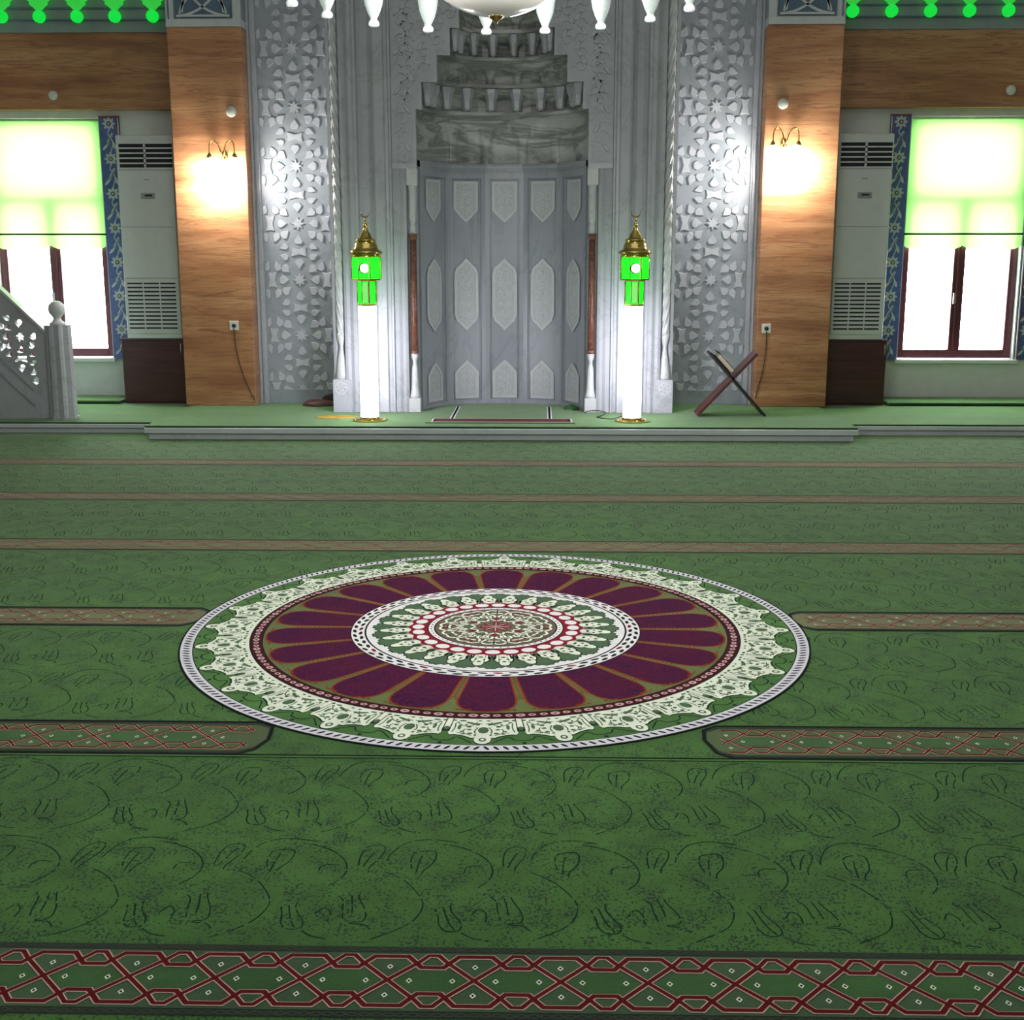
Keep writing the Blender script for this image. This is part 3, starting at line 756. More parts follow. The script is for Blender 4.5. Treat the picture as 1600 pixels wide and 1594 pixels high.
# ================================================================== PRAYER NICHE
mih = thing('prayer_niche', 'monumental grey marble prayer niche with stepped hood, fluted frame and panelled recess', 'prayer niche', (0, 11., .11))
ZB, ZT = .1115, 4.6
prof = [(1.5, 11.549), (1.5, 10.945), (1.475, 10.935), (1.455, 10.955), (1.40, 10.955), (1.385, 10.875), (1.36, 10.865), (1.335, 10.885), (1.305, 10.862), (1.275, 10.862), (1.262, 10.885), (1.245, 10.885),
        (1.235, 10.935), (1.20, 10.955), (1.15, 10.955), (1.115, 10.935), (1.105, 10.88), (1.085, 10.868), (1.01, 10.868), (.998, 10.89), (.975, 10.892), (.965, 10.872), (.950, 10.872), (.945, 10.905)]
for s in (-1, 1):
    mb = MB()
    P = [(s*x, y) for x, y in prof]+[(s*.945, 11.5), (s*1.1, 11.549)]
    n = len(P); vs = [(x, y, ZB) for x, y in P]+[(x, y, ZT) for x, y in P]
    fs = [(i, (i+1) % n, n+(i+1) % n, n+i) for i in range(n)]+[tuple(range(n)), tuple(range(n, 2*n))]
    mb.add(vs, [f if s < 0 else f[::-1] for f in fs], M['marble'])
    mb.build('frame_moulding', mih)
# inner jamb below the spandrel, receding around the colonnette
for s in (-1, 1):
    mb = MB()
    P = [(s*x, y) for x, y in ((.944, 10.90), (.905, 10.885), (.88, 10.905), (.85, 10.885), (.828, 10.90), (.82, 10.99), (.745, 10.99), (.742, 11.075), (.80, 11.2), (.944, 11.2))]
    n = len(P); vs = [(x, y, ZB) for x, y in P]+[(x, y, 2.235) for x, y in P]
    fs = [(i, (i+1) % n, n+(i+1) % n, n+i) for i in range(n)]+[tuple(range(n)), tuple(range(n, 2*n))]
    mb.add(vs, [f if s < 0 else f[::-1] for f in fs], M['marble'])
    mb.build('inner_jamb', mih)
# spandrel slab with the stepped opening and arabesque relief
steps = [(.735, 2.235), (.735, 2.70), (.685, 2.70), (.685, 2.925), (.55, 2.925), (.55, 3.14), (.44, 3.14), (.44, 3.355), (.36, 3.355), (.36, 3.52), (.25, 3.52), (.25, 3.72), (.12, 3.72), (.12, 3.86), (0, 3.95)]
outer = [(-.944, 2.236), (-.735, 2.236)]+[(-x, z) for x, z in steps[1:-1]]+[(0, 3.95)]+[(x, z) for x, z in steps[1:-1][::-1]]+[(.735, 2.236), (.944, 2.236), (.944, ZT), (-.944, ZT)]
plate('spandrel', outer, [], 10.90, 10.97, M['marble'], mih)
mb = MB(); fn = lambda u, v: (u, 10.899, v)
for s in (-1, 1):
    st = [(s*(x+.012), z-.008) for x, z in steps[:-1]]
    mb.ribbon([(s*.747, 2.24)]+[(a, b) for a, b in st[1:]], .016, M['marble_raised'], fn, thick=(0, -.010, 0))
    z = 2.30; k = 0
    cols = [(.845, 0, 2.30, 4.5), (.80, 1, 2.78, 4.5), (.66, 2, 3.03, 4.5), (.55, 3, 3.24, 4.5), (.44, 4, 3.45, 4.5), (.33, 5, 3.65, 4.5)]
    for cx, kk, za, zb in cols:
        z = za; j = 0
        w_ = .075 if kk == 0 else .055
        while z < zb:
            sg = 1 if (j+kk) % 2 else -1
            sp = [(s*cx+sg*w_*(1-t/14)*cos(t*.55), z+w_*(1-t/14)*sin(t*.55)*1.05) for t in range(13)]
            mb.ribbon(sp, .013, M['marble_raised'], fn, thick=(0, -.012, 0))
            lx, lz = s*cx-sg*w_*.55, z+w_*.95
            lf = [(lx+.045*cos(t)*cos(.9*sg)-.016*sin(t)*sin(.9*sg), 10.899, lz+.045*cos(t)*sin(.9*sg)+.016*sin(t)*cos(.9*sg)) for t in [2*pi*q/12 for q in range(12)]]
            mb.prism(lf, (0, -.010, 0), M['marble_raised'], inset=.2)
            z += w_*2.1; j += 1
mb.build('arabesque_relief', mih)
for s in (-1, 1):
    mb = MB(); mb.box(s*.735, s*.945, 10.885, 10.99, 2.205, 2.245, M['marble_raised']); mb.build('spandrel_ledge', mih)
# niche wall: five flat panels
seam = [(-.742, 11.072), (-.53, 11.46), (-.18, 11.59), (.18, 11.59), (.53, 11.46), (.742, 11.072)]
NZ = 2.235
def med_shape(kind, w_, z0, z1):
    h = w_/2; zz = .10
    up = [(h, z1-zz*1.1), (h*.72, z1-zz*.72), (h*.55, z1-zz*.5), (.0, z1)]
    if kind == 'top': return [(-h, z1), (h, z1), (h, z0+zz), (h*.72, z0+zz*.7), (h*.5, z0+zz*.45), (0, z0), (-h*.5, z0+zz*.45), (-h*.72, z0+zz*.7), (-h, z0+zz)]
    if kind == 'bot': return [(-h, z0), (h, z0), (h, z1-zz), (h*.72, z1-zz*.7), (h*.5, z1-zz*.45), (0, z1), (-h*.5, z1-zz*.45), (-h*.72, z1-zz*.7), (-h, z1-zz)]
    return [(0, z0), (h*.5, z0+zz*.5), (h*.8, z0+zz*.75), (h, z0+zz*1.3), (h, z1-zz*1.3), (h*.8, z1-zz*.75), (h*.5, z1-zz*.5), (0, z1), (-h*.5, z1-zz*.5), (-h*.8, z1-zz*.75), (-h, z1-zz*1.3), (-h, z0+zz*1.3), (-h*.8, z0+zz*.75), (-h*.5, z0+zz*.5)]
for i in range(5):
    A = Vector((*seam[i], 0)); B = Vector((*seam[i+1], 0)); d = (B-A); Ln = d.length; d.normalize(); nrm = Vector((d.y, -d.x, 0))
    mid = (A+B)/2
    def fp(u, v, o=0.): q = mid+d*u+nrm*o; return (q.x, q.y, v)
    mb = MB(); hl = Ln/2
    mb.prism([fp(-hl, ZB), fp(hl, ZB), fp(hl, NZ), fp(-hl, NZ)], tuple(-nrm*.04), M['marble_niche'])
    bw = .045
    for (u0, u1, z0, z1) in ((-hl, -hl+bw, ZB, NZ), (hl-bw, hl, ZB, NZ), (-hl+bw, hl-bw, 2.16, NZ), (-hl+bw, hl-bw, ZB, ZB+.035)):
        mb.prism([fp(u0, z0, .001), fp(u1, z0, .001), fp(u1, z1, .001), fp(u0, z1, .001)], tuple(nrm*.022), M['marble_niche'])
    for u in (-hl+bw+.006, hl-bw-.006):
        mb.prism([fp(u-.003, ZB+.035, .001), fp(u+.003, ZB+.035, .001), fp(u+.003, 2.16, .001), fp(u-.003, 2.16, .001)], tuple(nrm*.010), M['marble'])
    pn = mb.build('niche_panel', mih)
    mw = (.205, .205, .205)[0] if i in (1, 2, 3) else .205
    for kind, z0, z1 in (('top', 1.785, 2.125), ('mid', .81, 1.435), ('bot', .175, .505)):
        mb = MB(); sh = med_shape(kind, mw, z0, z1)
        mb.prism([fp(u, v, .001) for u, v in sh], tuple(nrm*.006), M['medallion'])
        mb.ribbon(sh, .024, M['medallion_rim'], lambda u, v: fp(u, v, .007), True, thick=tuple(nrm*.007))
        cz = (z0+z1)/2; hh = (z1-z0)/2-.09
        ncur = max(1, int((z1-z0)/.11))
        for q in range(ncur):
            zz = z0+.07+(z1-z0-.14)*(q+.5)/ncur
            for sg in (1, -1):
                mb.ribbon([(sg*(.034+.026*(1-t/11)*cos(t*.6)), zz+.030*(1-t/11)*sin(t*.6)) for t in range(9)], .008, M['medallion_rim'], lambda u, v: fp(u, v, .007), thick=tuple(nrm*.004))
            mb.prism([fp(.012*cos(t), zz+.02*sin(t), .007) for t in [2*pi*e/8 for e in range(8)]], tuple(nrm*.005), M['medallion_rim'], inset=.3)
        mb.build('medallion', mih)
# cornice following the recess
mb = MB()
for (z0, z1, o) in ((2.225, 2.245, .05), (2.245, 2.268, .075), (2.268, 2.285, .06)):
    pts = [Vector((x, y, 0)) for x, y in seam]; cc = Vector((0, 10.9, 0))
    inn = [cc+(p-cc)*(1-o/.7) for p in pts]; n = 6
    inn[0] = pts[0]+Vector((.02, -.0, 0)); inn[-1] = pts[-1]+Vector((-.02, 0, 0))
    vs = [(p.x, p.y+.05, z0) for p in pts]+[(p.x, p.y, z0) for p in inn]+[(p.x, p.y+.05, z1) for p in pts]+[(p.x, p.y, z1) for p in inn]
    fs = []
    for i in range(n-1): fs += [(i, i+1, n+i+1, n+i), (2*n+i, 3*n+i, 3*n+i+1, 2*n+i+1), (n+i, n+i+1, 3*n+i+1, 3*n+i)]
    mb.add(vs, fs, M['marble_niche'])
mb.build('cornice', mih)
# muqarnas hood
tiers = [(2.285, 2.70, .735, .62, 7, 0), (2.70, 2.925, .685, .56, 9, 1), (2.925, 3.14, .55, .47, 7, 0), (3.14, 3.355, .44, .38, 7, 1), (3.355, 3.52, .36, .30, 5, 0), (3.52, 3.72, .25, .22, 5, 1), (3.72, 3.90, .12, .12, 3, 0)]
mb = MB(); YC = 10.955
def tpt(w_, d_, t, rec=0.): return (-(w_+rec*.0)*cos(t)*(1+rec*0), YC+(d_+rec)*sin(t)**.9 if sin(t) > 0 else YC)
for (z0, z1, w_, d_, nc, kind) in tiers:
    na = nc*20; nz = 26
    vs = []
    for j in range(nz+1):
        q = j/nz; z = z0+(z1-z0)*q
        for i in range(na+1):
            t = pi*i/na; c = (i/na*nc) % 1 if i < na else 1.; e = abs(c-.5)*2
            archtop = .86*(1-e**2.6)**.6 if e < .86 else 0
            inside = 1 if (q < archtop and e < .86 and q > .03) else 0
            g = max(0., min(1., (archtop-q)*5))*max(0., min(1., (.86-e)*5))*(1 if q > .03 else 0); rec = (.045 if kind == 0 else .085)*g*(1-.35*e)
            lean = -.045*q**2
            sx = w_*1.004; x = -sx*cos(t); y = YC+(d_+lean+rec)*max(sin(t), 0)**.85
            x = x*(1+ (rec+lean)*.0)
            vs.append((x, y, z))
    mw = na+1
    mb.add(vs, [(j*mw+i, j*mw+i+1, (j+1)*mw+i+1, (j+1)*mw+i) for j in range(nz) for i in range(na)], M['marble_vein'])
# flat soffits between tiers
for a, b in zip(tiers, tiers[1:]):
    n = 40; z = a[1]
    vs = [(-a[2]*1.004*cos(pi*i/n), YC+(a[3]+.06)*max(sin(pi*i/n), 0)**.85, z) for i in range(n+1)]+[(-b[2]*1.0*cos(pi*i/n), YC+(b[3]-.03)*max(sin(pi*i/n), 0)**.85, z) for i in range(n+1)]
    vs += [(v[0], v[1], v[2]+.028) for v in vs[n+1:]]
    mb.add(vs, [(i, i+1, n+1+i+1, n+1+i) for i in range(n)]+[(n+1+i, n+2+i, 2*n+3+i, 2*n+2+i) for i in range(n)], M['marble_vein'])
mb.build('muqarnas_hood', mih)
for (z0, z1, w_, d_, nc, kind) in tiers[:6]:
    if kind == 0: continue
    for k in range(nc+1):
        mb = MB(); t = pi*(k)/nc
        if k in (0, nc): t = t+(.12 if k == 0 else -.12)
        x = -(w_-.035)*cos(t); y = YC+(d_-.04)*sin(t)**.85
        h = (z1-z0)*.82; rr = .050 if z0 < 3 else .036
        mb.lathe([(rr*.45, -h), (rr*.75, -h*.9), (rr*.85, -h*.55), (rr*1.25, -h*.2), (rr*1.35, 0)], (x, y, z1-.004), M['marble'], 6, False)
        mb.build('stalactite', mih)
# colonnettes
for s in (-1, 1):
    cx, cy = s*.778, 10.93
    mb = MB(); mb.lathe([(.030, .632), (.030, 1.655)], (cx, cy, 0), M['redcol'], 24)
    mb.lathe([(.037, .628), (.038, .640), (.036, .655), (.031, .66)], (cx, cy, 0), M['redcol'], 24); mb.lathe([(.031, 1.61), (.035, 1.62), (.038, 1.645), (.038, 1.66)], (cx, cy, 0), M['redcol'], 24)
    mb.build('colonnette', mih)['label'] = 'red-brown polished marble shaft'
    mb = MB(); mb.box(cx-.050, cx+.050, cy-.055, cy+.055, ZB, .235, M['marble_white']); mb.lathe([(.05, .235), (.046, .26), (.034, .31), (.030, .42), (.026, .50), (.017, .53), (.017, .56), (.024, .575), (.030, .59), (.034, .625)], (cx, cy, 0), M['marble_white'], 12)
    mb.build('colonnette_base', mih)
    mb = MB(); mb.lathe([(.030, 1.661), (.026, 1.68), (.026, 1.72), (.020, 1.745), (.028, 1.77), (.030, 1.80), (.030, 2.02), (.036, 2.06), (.044, 2.07)], (cx, cy, 0), M['marble_white'], 8, False)
    mb.box(cx-.046, cx+.046, cy-.046, cy+.06, 2.07, 2.205, M['marble_white']); mb.build('colonnette_capital', mih)
# twisted rope columns at the outer edges
for s in (-1, 1):
    cx, cy = s*1.428, 10.925; mb = MB(); n = 20; z0, z1 = .80, ZT; rows = 420; vs = []
    for j in range(rows+1):
        z = z0+(z1-z0)*j/rows
        for i in range(n):
            a = 2*pi*i/n; rr = .030+.0075*cos(5*a-s*z*95*.55)
            vs.append((cx+rr*cos(a), cy+rr*sin(a), z))
    mb.add(vs, [(j*n+i, j*n+(i+1) % n, (j+1)*n+(i+1) % n, (j+1)*n+i) for j in range(rows) for i in range(n)], M['marble_white'], True)
    mb.build('rope_column', mih)
    mb = MB(); mb.lathe([(.055, .40), (.050, .44), (.040, .52), (.030, .60), (.018, .66), (.016, .69), (.026, .72), (.036, .76), (.038, .80)], (cx, cy, 0), M['marble_white'], 12)
    mb.build('rope_column_base', mih)
    mb = MB(); mb.box(s*1.34, s*1.5, 10.852, 10.99, ZB, .40, M['marble']); mb.build('corner_block', mih)
    mb = MB(); fn = lambda u, v: (u, 10.8515, v)
    mb.ribbon([(cx+.052*cos(t), .325+.052*sin(t)) for t in [2*pi*k/28 for k in range(28)]], .010, M['medallion_rim'], fn, True, thick=(0, -.006, 0))
    for k in range(6): mb.ribbon([(cx+.014*cos(k*pi/3), .325+.014*sin(k*pi/3)), (cx+.03*cos(k*pi/3+.4), .325+.03*sin(k*pi/3+.4)), (cx+.046*cos(k*pi/3), .325+.046*sin(k*pi/3))], .010, M['medallion_rim'], fn, thick=(0, -.004, 0))
    mb.build('rosette_boss', mih)
mb = MB(); mb.box(-1.49, 1.49, 10.86, 12.09, ZT+.001, 4.75, M['marble']); mb.build('crown', mih)

# ================================================================== MINARET FLOOR LAMPS
lamp = thing('minaret_lamp', 'glowing white column lamp with green lantern and brass dome, left of the prayer niche', 'floor lamp', (0, 0, 0), 'minaret lamps on the platform')
def g8(r, z0, z1, mat, mb, r1=None, ang=pi/8):
    r1 = r1 or r
    mb.prism([(r*cos(ang+k*pi/4), r*sin(ang+k*pi/4), z0) for k in range(8)], (0, 0, z1-z0), mat)
mb = MB(); g8(.150, .0006, .012, M['gold'], mb); g8(.115, .012, .020, M['gold'], mb); mb.lathe([(.085, .020), (.082, .034)], (0, 0, 0), M['gold'], 24)
for k in range(4): mb.lathe([(.010, .0125), (.010, .014), (.006, .017)], (.125*cos(k*pi/2+.3), .125*sin(k*pi/2+.3), 0), M['gold'], 8)
mb.build('base_plate', lamp)
mb = MB(); mb.lathe([(.075, .034), (.074, .5), (.073, .955)], (0, 0, 0), M['tube'], 32); mb.build('light_column', lamp)
mb = MB(); g8(.078, 1.135-.18, .972, M['gold'], mb); g8(.084, 1.155, 1.172, M['gold'], mb)
for k in range(8): mb.tube([(.080*cos(pi/8+k*pi/4), .080*sin(pi/8+k*pi/4), .972), (.080*cos(pi/8+k*pi/4), .080*sin(pi/8+k*pi/4), 1.16)], .0045, M['gold'], 6)
for k in range(8): mb.tube([(.122*cos(pi/8+k*pi/4), .122*sin(pi/8+k*pi/4), 1.172), (.122*cos(pi/8+k*pi/4), .122*sin(pi/8+k*pi/4), 1.352)], .0045, M['gold'], 6)
g8(.126, 1.165, 1.178, M['gold'], mb)
mb.build('brass_frame', lamp)
mb = MB(); g8(.076, .972, 1.155, M['greenglow'], mb)
for z in (1.01, 1.05, 1.10, 1.13):
    for k in (5, 6):
        a = k*pi/4; c_, s_ = cos(a), sin(a)
        for q in (-.016, 0, .016): mb.box(.0712*c_+q*abs(s_)-.005, .0712*c_+q*abs(s_)+.005, .0712*s_-.001, .0712*s_-.0002, z, z+.006, M['acdark']) if k == 6 else None
mb.build('lower_lantern', lamp)
mb = MB(); g8(.118, 1.178, 1.350, M['greenglow'], mb); mb.build('upper_lantern', lamp)
mb = MB()
mb.prism([(.036*cos(t), -.111, 1.262+.036*sin(t)) for t in [2*pi*k/24 for k in range(24)]], (0, -.006, 0), M['disc'])  # bulb glare on the lantern front drawn as a glowing disc
mb.ribbon([(.041*cos(t), 1.262+.041*sin(t)) for t in [R(100)+R(170)*k/14 for k in range(15)]], .009, M['acdark'], lambda u, v: (u, -.112, v), thick=(0, -.004, 0))
mb.build('glare_disc', lamp)
mb = MB(); mb.box(-.026, .026, -.0725, -.0705, .985, 1.145, M['greenpale']); mb.build('front_pane', lamp)
mb = MB(); mb.box(.030, .038, -.121, -.110, 1.18, 1.348, M['brightgold']); mb.box(.019, .027, -.0785, -.0730, .975, 1.153, M['brightgold']); mb.build('front_bar', lamp)
mb = MB()
mb.lathe([(.115, 1.350), (.120, 1.358), (.112, 1.366), (.128, 1.374), (.136, 1.388), (.128, 1.402), (.104, 1.412), (.096, 1.435), (.092, 1.455), (.076, 1.474), (.084, 1.480), (.086, 1.488), (.070, 1.496), (.052, 1.512), (.042, 1.535), (.026, 1.556), (.018, 1.575), (.012, 1.590),
          (.016, 1.596), (.019, 1.606), (.014, 1.618), (.007, 1.624), (.006, 1.640), (.010, 1.646), (.011, 1.652), (.005, 1.660), (.004, 1.672)], (0, 0, 0), M['gold'], 32)
dome = mb.build('brass_dome', lamp)
mb = MB(); mb.tube([(.036*cos(t), 0, 1.706+.036*sin(t)) for t in [R(160)+R(220)*k/18 for k in range(19)]], [.0015+.0055*sin(pi*k/18) for k in range(19)], M['golddark'], 8); mb.build('crescent', dome)
dome['label'] = 'polished brass onion dome'
lamp.location = (-1.103, 10.30, .1115)
lamp2 = copy_thing(lamp, (1.104, 10.30, .1115), 'glowing white column lamp with green lantern and brass dome, right of the prayer niche')

# ================================================================== WALL SCONCES
def sconce(cx, cz, lab):
    t = thing('wall_sconce', lab, 'wall lamp', (cx, 11.33, cz), 'lit wall sconces on the pillars')
    mb = MB(); mb.lathe([(.030, 0), (.026, .008), (.012, .014)], (0, 0, 0), M['gold'], 16)
    mb.v = [(x+cx, 11.329-z, y*1.6+cz) for x, y, z in mb.v]; mb.build('back_plate', t)
    for s in (-1, 1):
        mb = MB(); ex = cx+s*.112
        P = [(cx, 11.30, cz), (cx+s*.01, 11.27, cz-.01), (cx+s*.02, 11.245, cz+.06), (cx+s*.045, 11.235, cz+.115), (cx+s*.08, 11.23, cz+.135), (ex, 11.23, cz+.10), (ex, 11.23, cz+.0)]
        Q = [(p[0], p[1], p[2]) for p in P]
        pp = []
        for a, b in zip(Q, Q[1:]): pp += [tuple(a[i]+(b[i]-a[i])*k/4 for i in range(3)) for k in range(4)]
        pp.append(Q[-1])
        for _ in range(3): pp = [pp[0]]+[tuple((pp[i-1][j]+2*pp[i][j]+pp[i+1][j])/4 for j in range(3)) for i in range(1, len(pp)-1)]+[pp[-1]]
        mb.tube(pp, .0055, M['gold'], 8); mb.lathe([(.006, .02), (.020, .0), (.027, -.022)], (ex, 11.23, cz), M['golddark'], 16)
        arm = mb.build('arm', t)
        mb = MB(); mb.lathe([(.020, -.024), (.034, -.05), (.042, -.09), (.040, -.12), (.030, -.135), (.034, -.142)], (ex, 11.23, cz), M['sconceglass'], 16); mb.build('glass_shade', t)
        ld = bpy.data.lights.new('sconce_light', 'POINT'); ld.energy = 36; ld.color = (1, .95, .88); ld.shadow_soft_size = .05
        lo = bpy.data.objects.new('sconce_light', ld); lo.location = (ex, 11.215, cz-.22); C.objects.link(lo)
    return t
sconce(-2.490, 2.345, 'two-armed brass wall sconce with blazing glass shades on the left stone pillar')
sconce(2.470, 2.440, 'two-armed brass wall sconce with blazing glass shades on the right stone pillar')

# small round white discs
for (x, y, z, lab) in ((-2.414, 11.33, 2.723, 'small round white button high on the left stone pillar above the sconce'), (2.449, 11.33, 2.778, 'small round white button high on the right stone pillar above the sconce'),
                       (-4.24, 11.98, 2.945, 'small round white button on the stone band above the left window'), (4.655, 11.98, 2.965, 'small round white button on the stone band above the right window')):
    mb = MB(); mb.lathe([(.046, 0), (.046, .010), (.036, .022), (.015, .028)], (0, 0, 0), M['whiteplastic'], 24); mb.v = [(p[0]+x, y-.0008-p[2], p[1]+z) for p in mb.v]
    tag(mb.build('ceiling_speaker' if 0 else 'wall_button'), lab, 'wall fitting', 'round white wall buttons')

# sockets and cords
for (x, z, lab, pts, cl) in ((-2.473, .847, 'white wall socket with black plug low on the left stone pillar', [(366, 516), (368, 540), (376, 575), (388, 605), (399, 627)], 'thin black cord hanging from the socket on the left stone pillar'),
                             (2.384, .827, 'white wall socket with black plug low on the right stone pillar', [(1198, 520), (1197, 545), (1192, 580), (1186, 600), (1180, 622)], 'thin black cord hanging from the socket on the right stone pillar')):
    t = thing('wall_socket', lab, 'socket', (x, 11.33, z), 'wall sockets on the pillars')
    mb = MB(); mb.box(x-.042, x+.042, 11.318, 11.3295, z-.042, z+.042, M['whiteplastic']); mb.build('cover_plate', t, .004)
    mb = MB(); mb.lathe([(.020, 0), (.018, .012), (.010, .022)], (0, 0, 0), M['blackrub'], 16); mb.v = [(p[0]+x, 11.3175-p[2], p[1]+z) for p in mb.v]; mb.build('plug', t)
    mb = MB(); P = []
    for i, (a, b) in enumerate(smooth(pts, 2)):
        q = at(a, b, 11.318); P.append((q[0], 11.318, max(q[1], .118)))
    P[0] = (x, 11.31, z-.025)
    mb.tube(P, .0035, M['blackrub'], 6)
    tag(mb.build('power_cord'), cl, 'cord')

# ================================================================== AIR CONDITIONERS AND CABINETS
def aircon(x0, x1, lab):
    t = thing('air_conditioner', lab, 'air conditioner', ((x0+x1)/2, 11.8, .705), 'tall floor-standing air conditioners')
    yf = 11.62; z0, z1 = .7055, 2.555
    mb = MB(); mb.box(x0, x1, yf, 12.0, z0, z1, M['acwhite']); mb.build('casing', t, .012)
    mb = MB(); cx = (x0+x1)/2; wd = x1-x0
    mb.box(x0+.012, x1-.012, yf-.012, yf-.0005, z0+.05, z0+.56, M['acwhite']); mb.build('intake_panel', t, .006)
    mb = MB()
    for r in range(12):
        z = .800+r*.0375
        for c in range(3):
            xa = x0+.035+c*(wd-.07)/3; xb = xa+(wd-.07)/3-.012; mb.box(xa, xb, yf-.0135, yf-.0122, z, z+.015, M['acdark'])
    mb.build('intake_grille', t)
    mb = MB(); mb.box(x0+.012, x1-.012, yf-.010, yf-.0005, 1.27, 2.235, M['acwhite']); fp_ = mb.build('front_panel', t, .008)
    mb = MB(); mb.box(x0+.02, x1-.02, yf-.0112, yf-.0102, 1.732, 1.738, M['acgrey']); mb.build('panel_seam', t)
    mb = MB(); mb.box(cx-.055, cx+.075, yf-.0125, yf-.0102, 1.985, 2.04, M['plate']); npl = mb.build('name_plate', t)
    mb = MB(); mb.box(cx-.02, cx+.05, yf-.0135, yf-.0126, 2.010, 2.026, M['acdark']); mb.build('display', npl)
    mb = MB(); mb.box(cx-.022, cx+.03, yf-.0115, yf-.0102, 2.155, 2.163, M['acgrey']); mb.build('badge', t)
    mb = MB(); mb.box(x0+.03, x1-.015, yf-.002, yf-.0005, 2.262, 2.485, M['acdark'])
    for k in range(6): mb.box(x0+.02, x1-.01, yf-.016, yf-.0025, 2.253+k*.0445, 2.253+k*.0445+.013, M['acwhite'])
    mb.box(cx-.008, cx+.010, yf-.016, yf-.0025, 2.262, 2.48, M['acwhite'])
    mb.build('outlet_louvres', t)
aircon(-3.565, -3.03, 'tall white air conditioner standing on the dark cabinet left of the left stone pillar')
aircon(3.015, 3.520, 'tall white air conditioner standing on the dark cabinet right of the right stone pillar')
for x0, x1, lab in ((-3.635, -3.02, 'dark brown wooden cabinet under the left air conditioner'), (2.985, 3.575, 'dark brown wooden cabinet under the right air conditioner')):
    t = thing('cabinet', lab, 'cabinet', ((x0+x1)/2, 11.8, .11), 'dark cabinets under the air conditioners')
    zb = .1245 if 0 else .094
    mb = MB(); mb.box(x0+.012, x1-.012, 11.63, 12.05, zb+.001, .690, M['wenge']); mb.box(x0, x1, 11.612, 12.06, .690, .705, M['wenge']); mb.build('body', t)
    mb = MB(); mb.box(x0+.016, x1-.016, 11.612, 11.629, zb+.022, .686, M['wenge']); d = mb.build('door', t, .002)
    mb = MB(); hx = x1-.035 ; mb.tube([(hx, 11.611, .665), (hx, 11.595, .66), (hx, 11.595, .57), (hx, 11.611, .565)], .0045, M['steel'], 8); h = mb.build('door_handle', d)
    if x0 > 0: pass

# ================================================================== ROLLER BLINDS
for k, (x0, x1) in WIN.items():
    lab = 'pale green roller blind with scalloped hem half covering the %s window' % ('left' if k == 1 else 'right')
    t = thing('roller_blind', lab, 'roller blind', ((x0+x1)/2, 12.06, 2.74), 'green roller blinds')
    xa, xb = x0+.004, x1-.004
    mb = MB(); n = 96; zt = 2.735; vs = []
    nw = 6
    for i in range(n+1):
        x = xa+(xb-xa)*i/n; q = (i/n*nw) % 1; zz = 1.552-.034*abs(sin(pi*(i/n*nw)))+.018
        if i/n*nw % 1 == 0: pass
        vs += [(x, 12.106, zt), (x, 12.106, 1.68), (x, 12.108+.004*sin(i*.5), zz)]
    mb.add(vs, [(3*i, 3*i+1, 3*i+4, 3*i+3) for i in range(n)]+[(3*i+1, 3*i+2, 3*i+5, 3*i+4) for i in range(n)], M['blind'])
    fab = mb.build('blind_fabric', t); so = fab.modifiers.new('thick', 'SOLIDIFY'); so.thickness = .0006
    mb = MB(); mb.box(xa, xb, 12.096, 12.104, 1.668, 1.686, M['pvc'] if 0 else M['border_dark']); mb.build('bottom_bar', t)
    mb = MB(); mb.tube([(xa, 12.128, 2.728), (xb, 12.128, 2.728)], .018, M['sill'], 16); mb.build('roller_tube', t)

# ================================================================== GREEN LIT GARLAND DROPS ON THE BEAMS
dr = MB()
def drop(cx, zc):
    mb = MB(); hs = [(.055*cos(t), zc+.055*sin(t)) for t in [R(-90)+R(155)*k/12 for k in range(13)]]
    hs += [(.028, zc+.058), (.055, zc+.085), (.085, zc+.105), (.080, zc+.125), (.120, zc+.155), (.115, zc+.175), (.150, zc+.215), (.168, zc+.26), (.150, zc+.30), (.172, zc+.34), (.172, zc+.46)]
    full = [(x, z) for x, z in hs]+[(-x, z) for x, z in hs[::-1][:-1]]
    ball = [(.056*cos(2*pi*k/28), zc+.056*sin(2*pi*k/28)) for k in range(28)]
    mb.prism([(cx+x, 11.915, z) for x, z in ball], (0, -.03, 0), M['garland'])
    body = [(x, z) for x, z in full if z > zc+.055]
    mb.prism([(cx+x, 11.915, z) for x, z in body], (0, -.024, 0), M['garland2'])
    return mb
for s, xs_, zc in ((-1, [-4.64, -4.29, -3.94, -3.59, -3.24], 3.628), (1, [3.15, 3.50, 3.85, 4.20, 4.55], 3.645)):
    side = 'left' if s < 0 else 'right'
    t = thing('lit_garland', 'glowing green scalloped garland with round drops along the beam above the %s window' % side, 'light garland', (s*4, 11.9, 3.9), 'green lit garlands')
    for x in xs_: drop(x, zc).build('garland_drop', t)
    mb = MB(); a, b = min(xs_)-.17, max(xs_)+.17; mb.box(a, b, 11.90, 11.925, zc+.46, zc+.56, M['garland2']); mb.build('garland_strip', t)

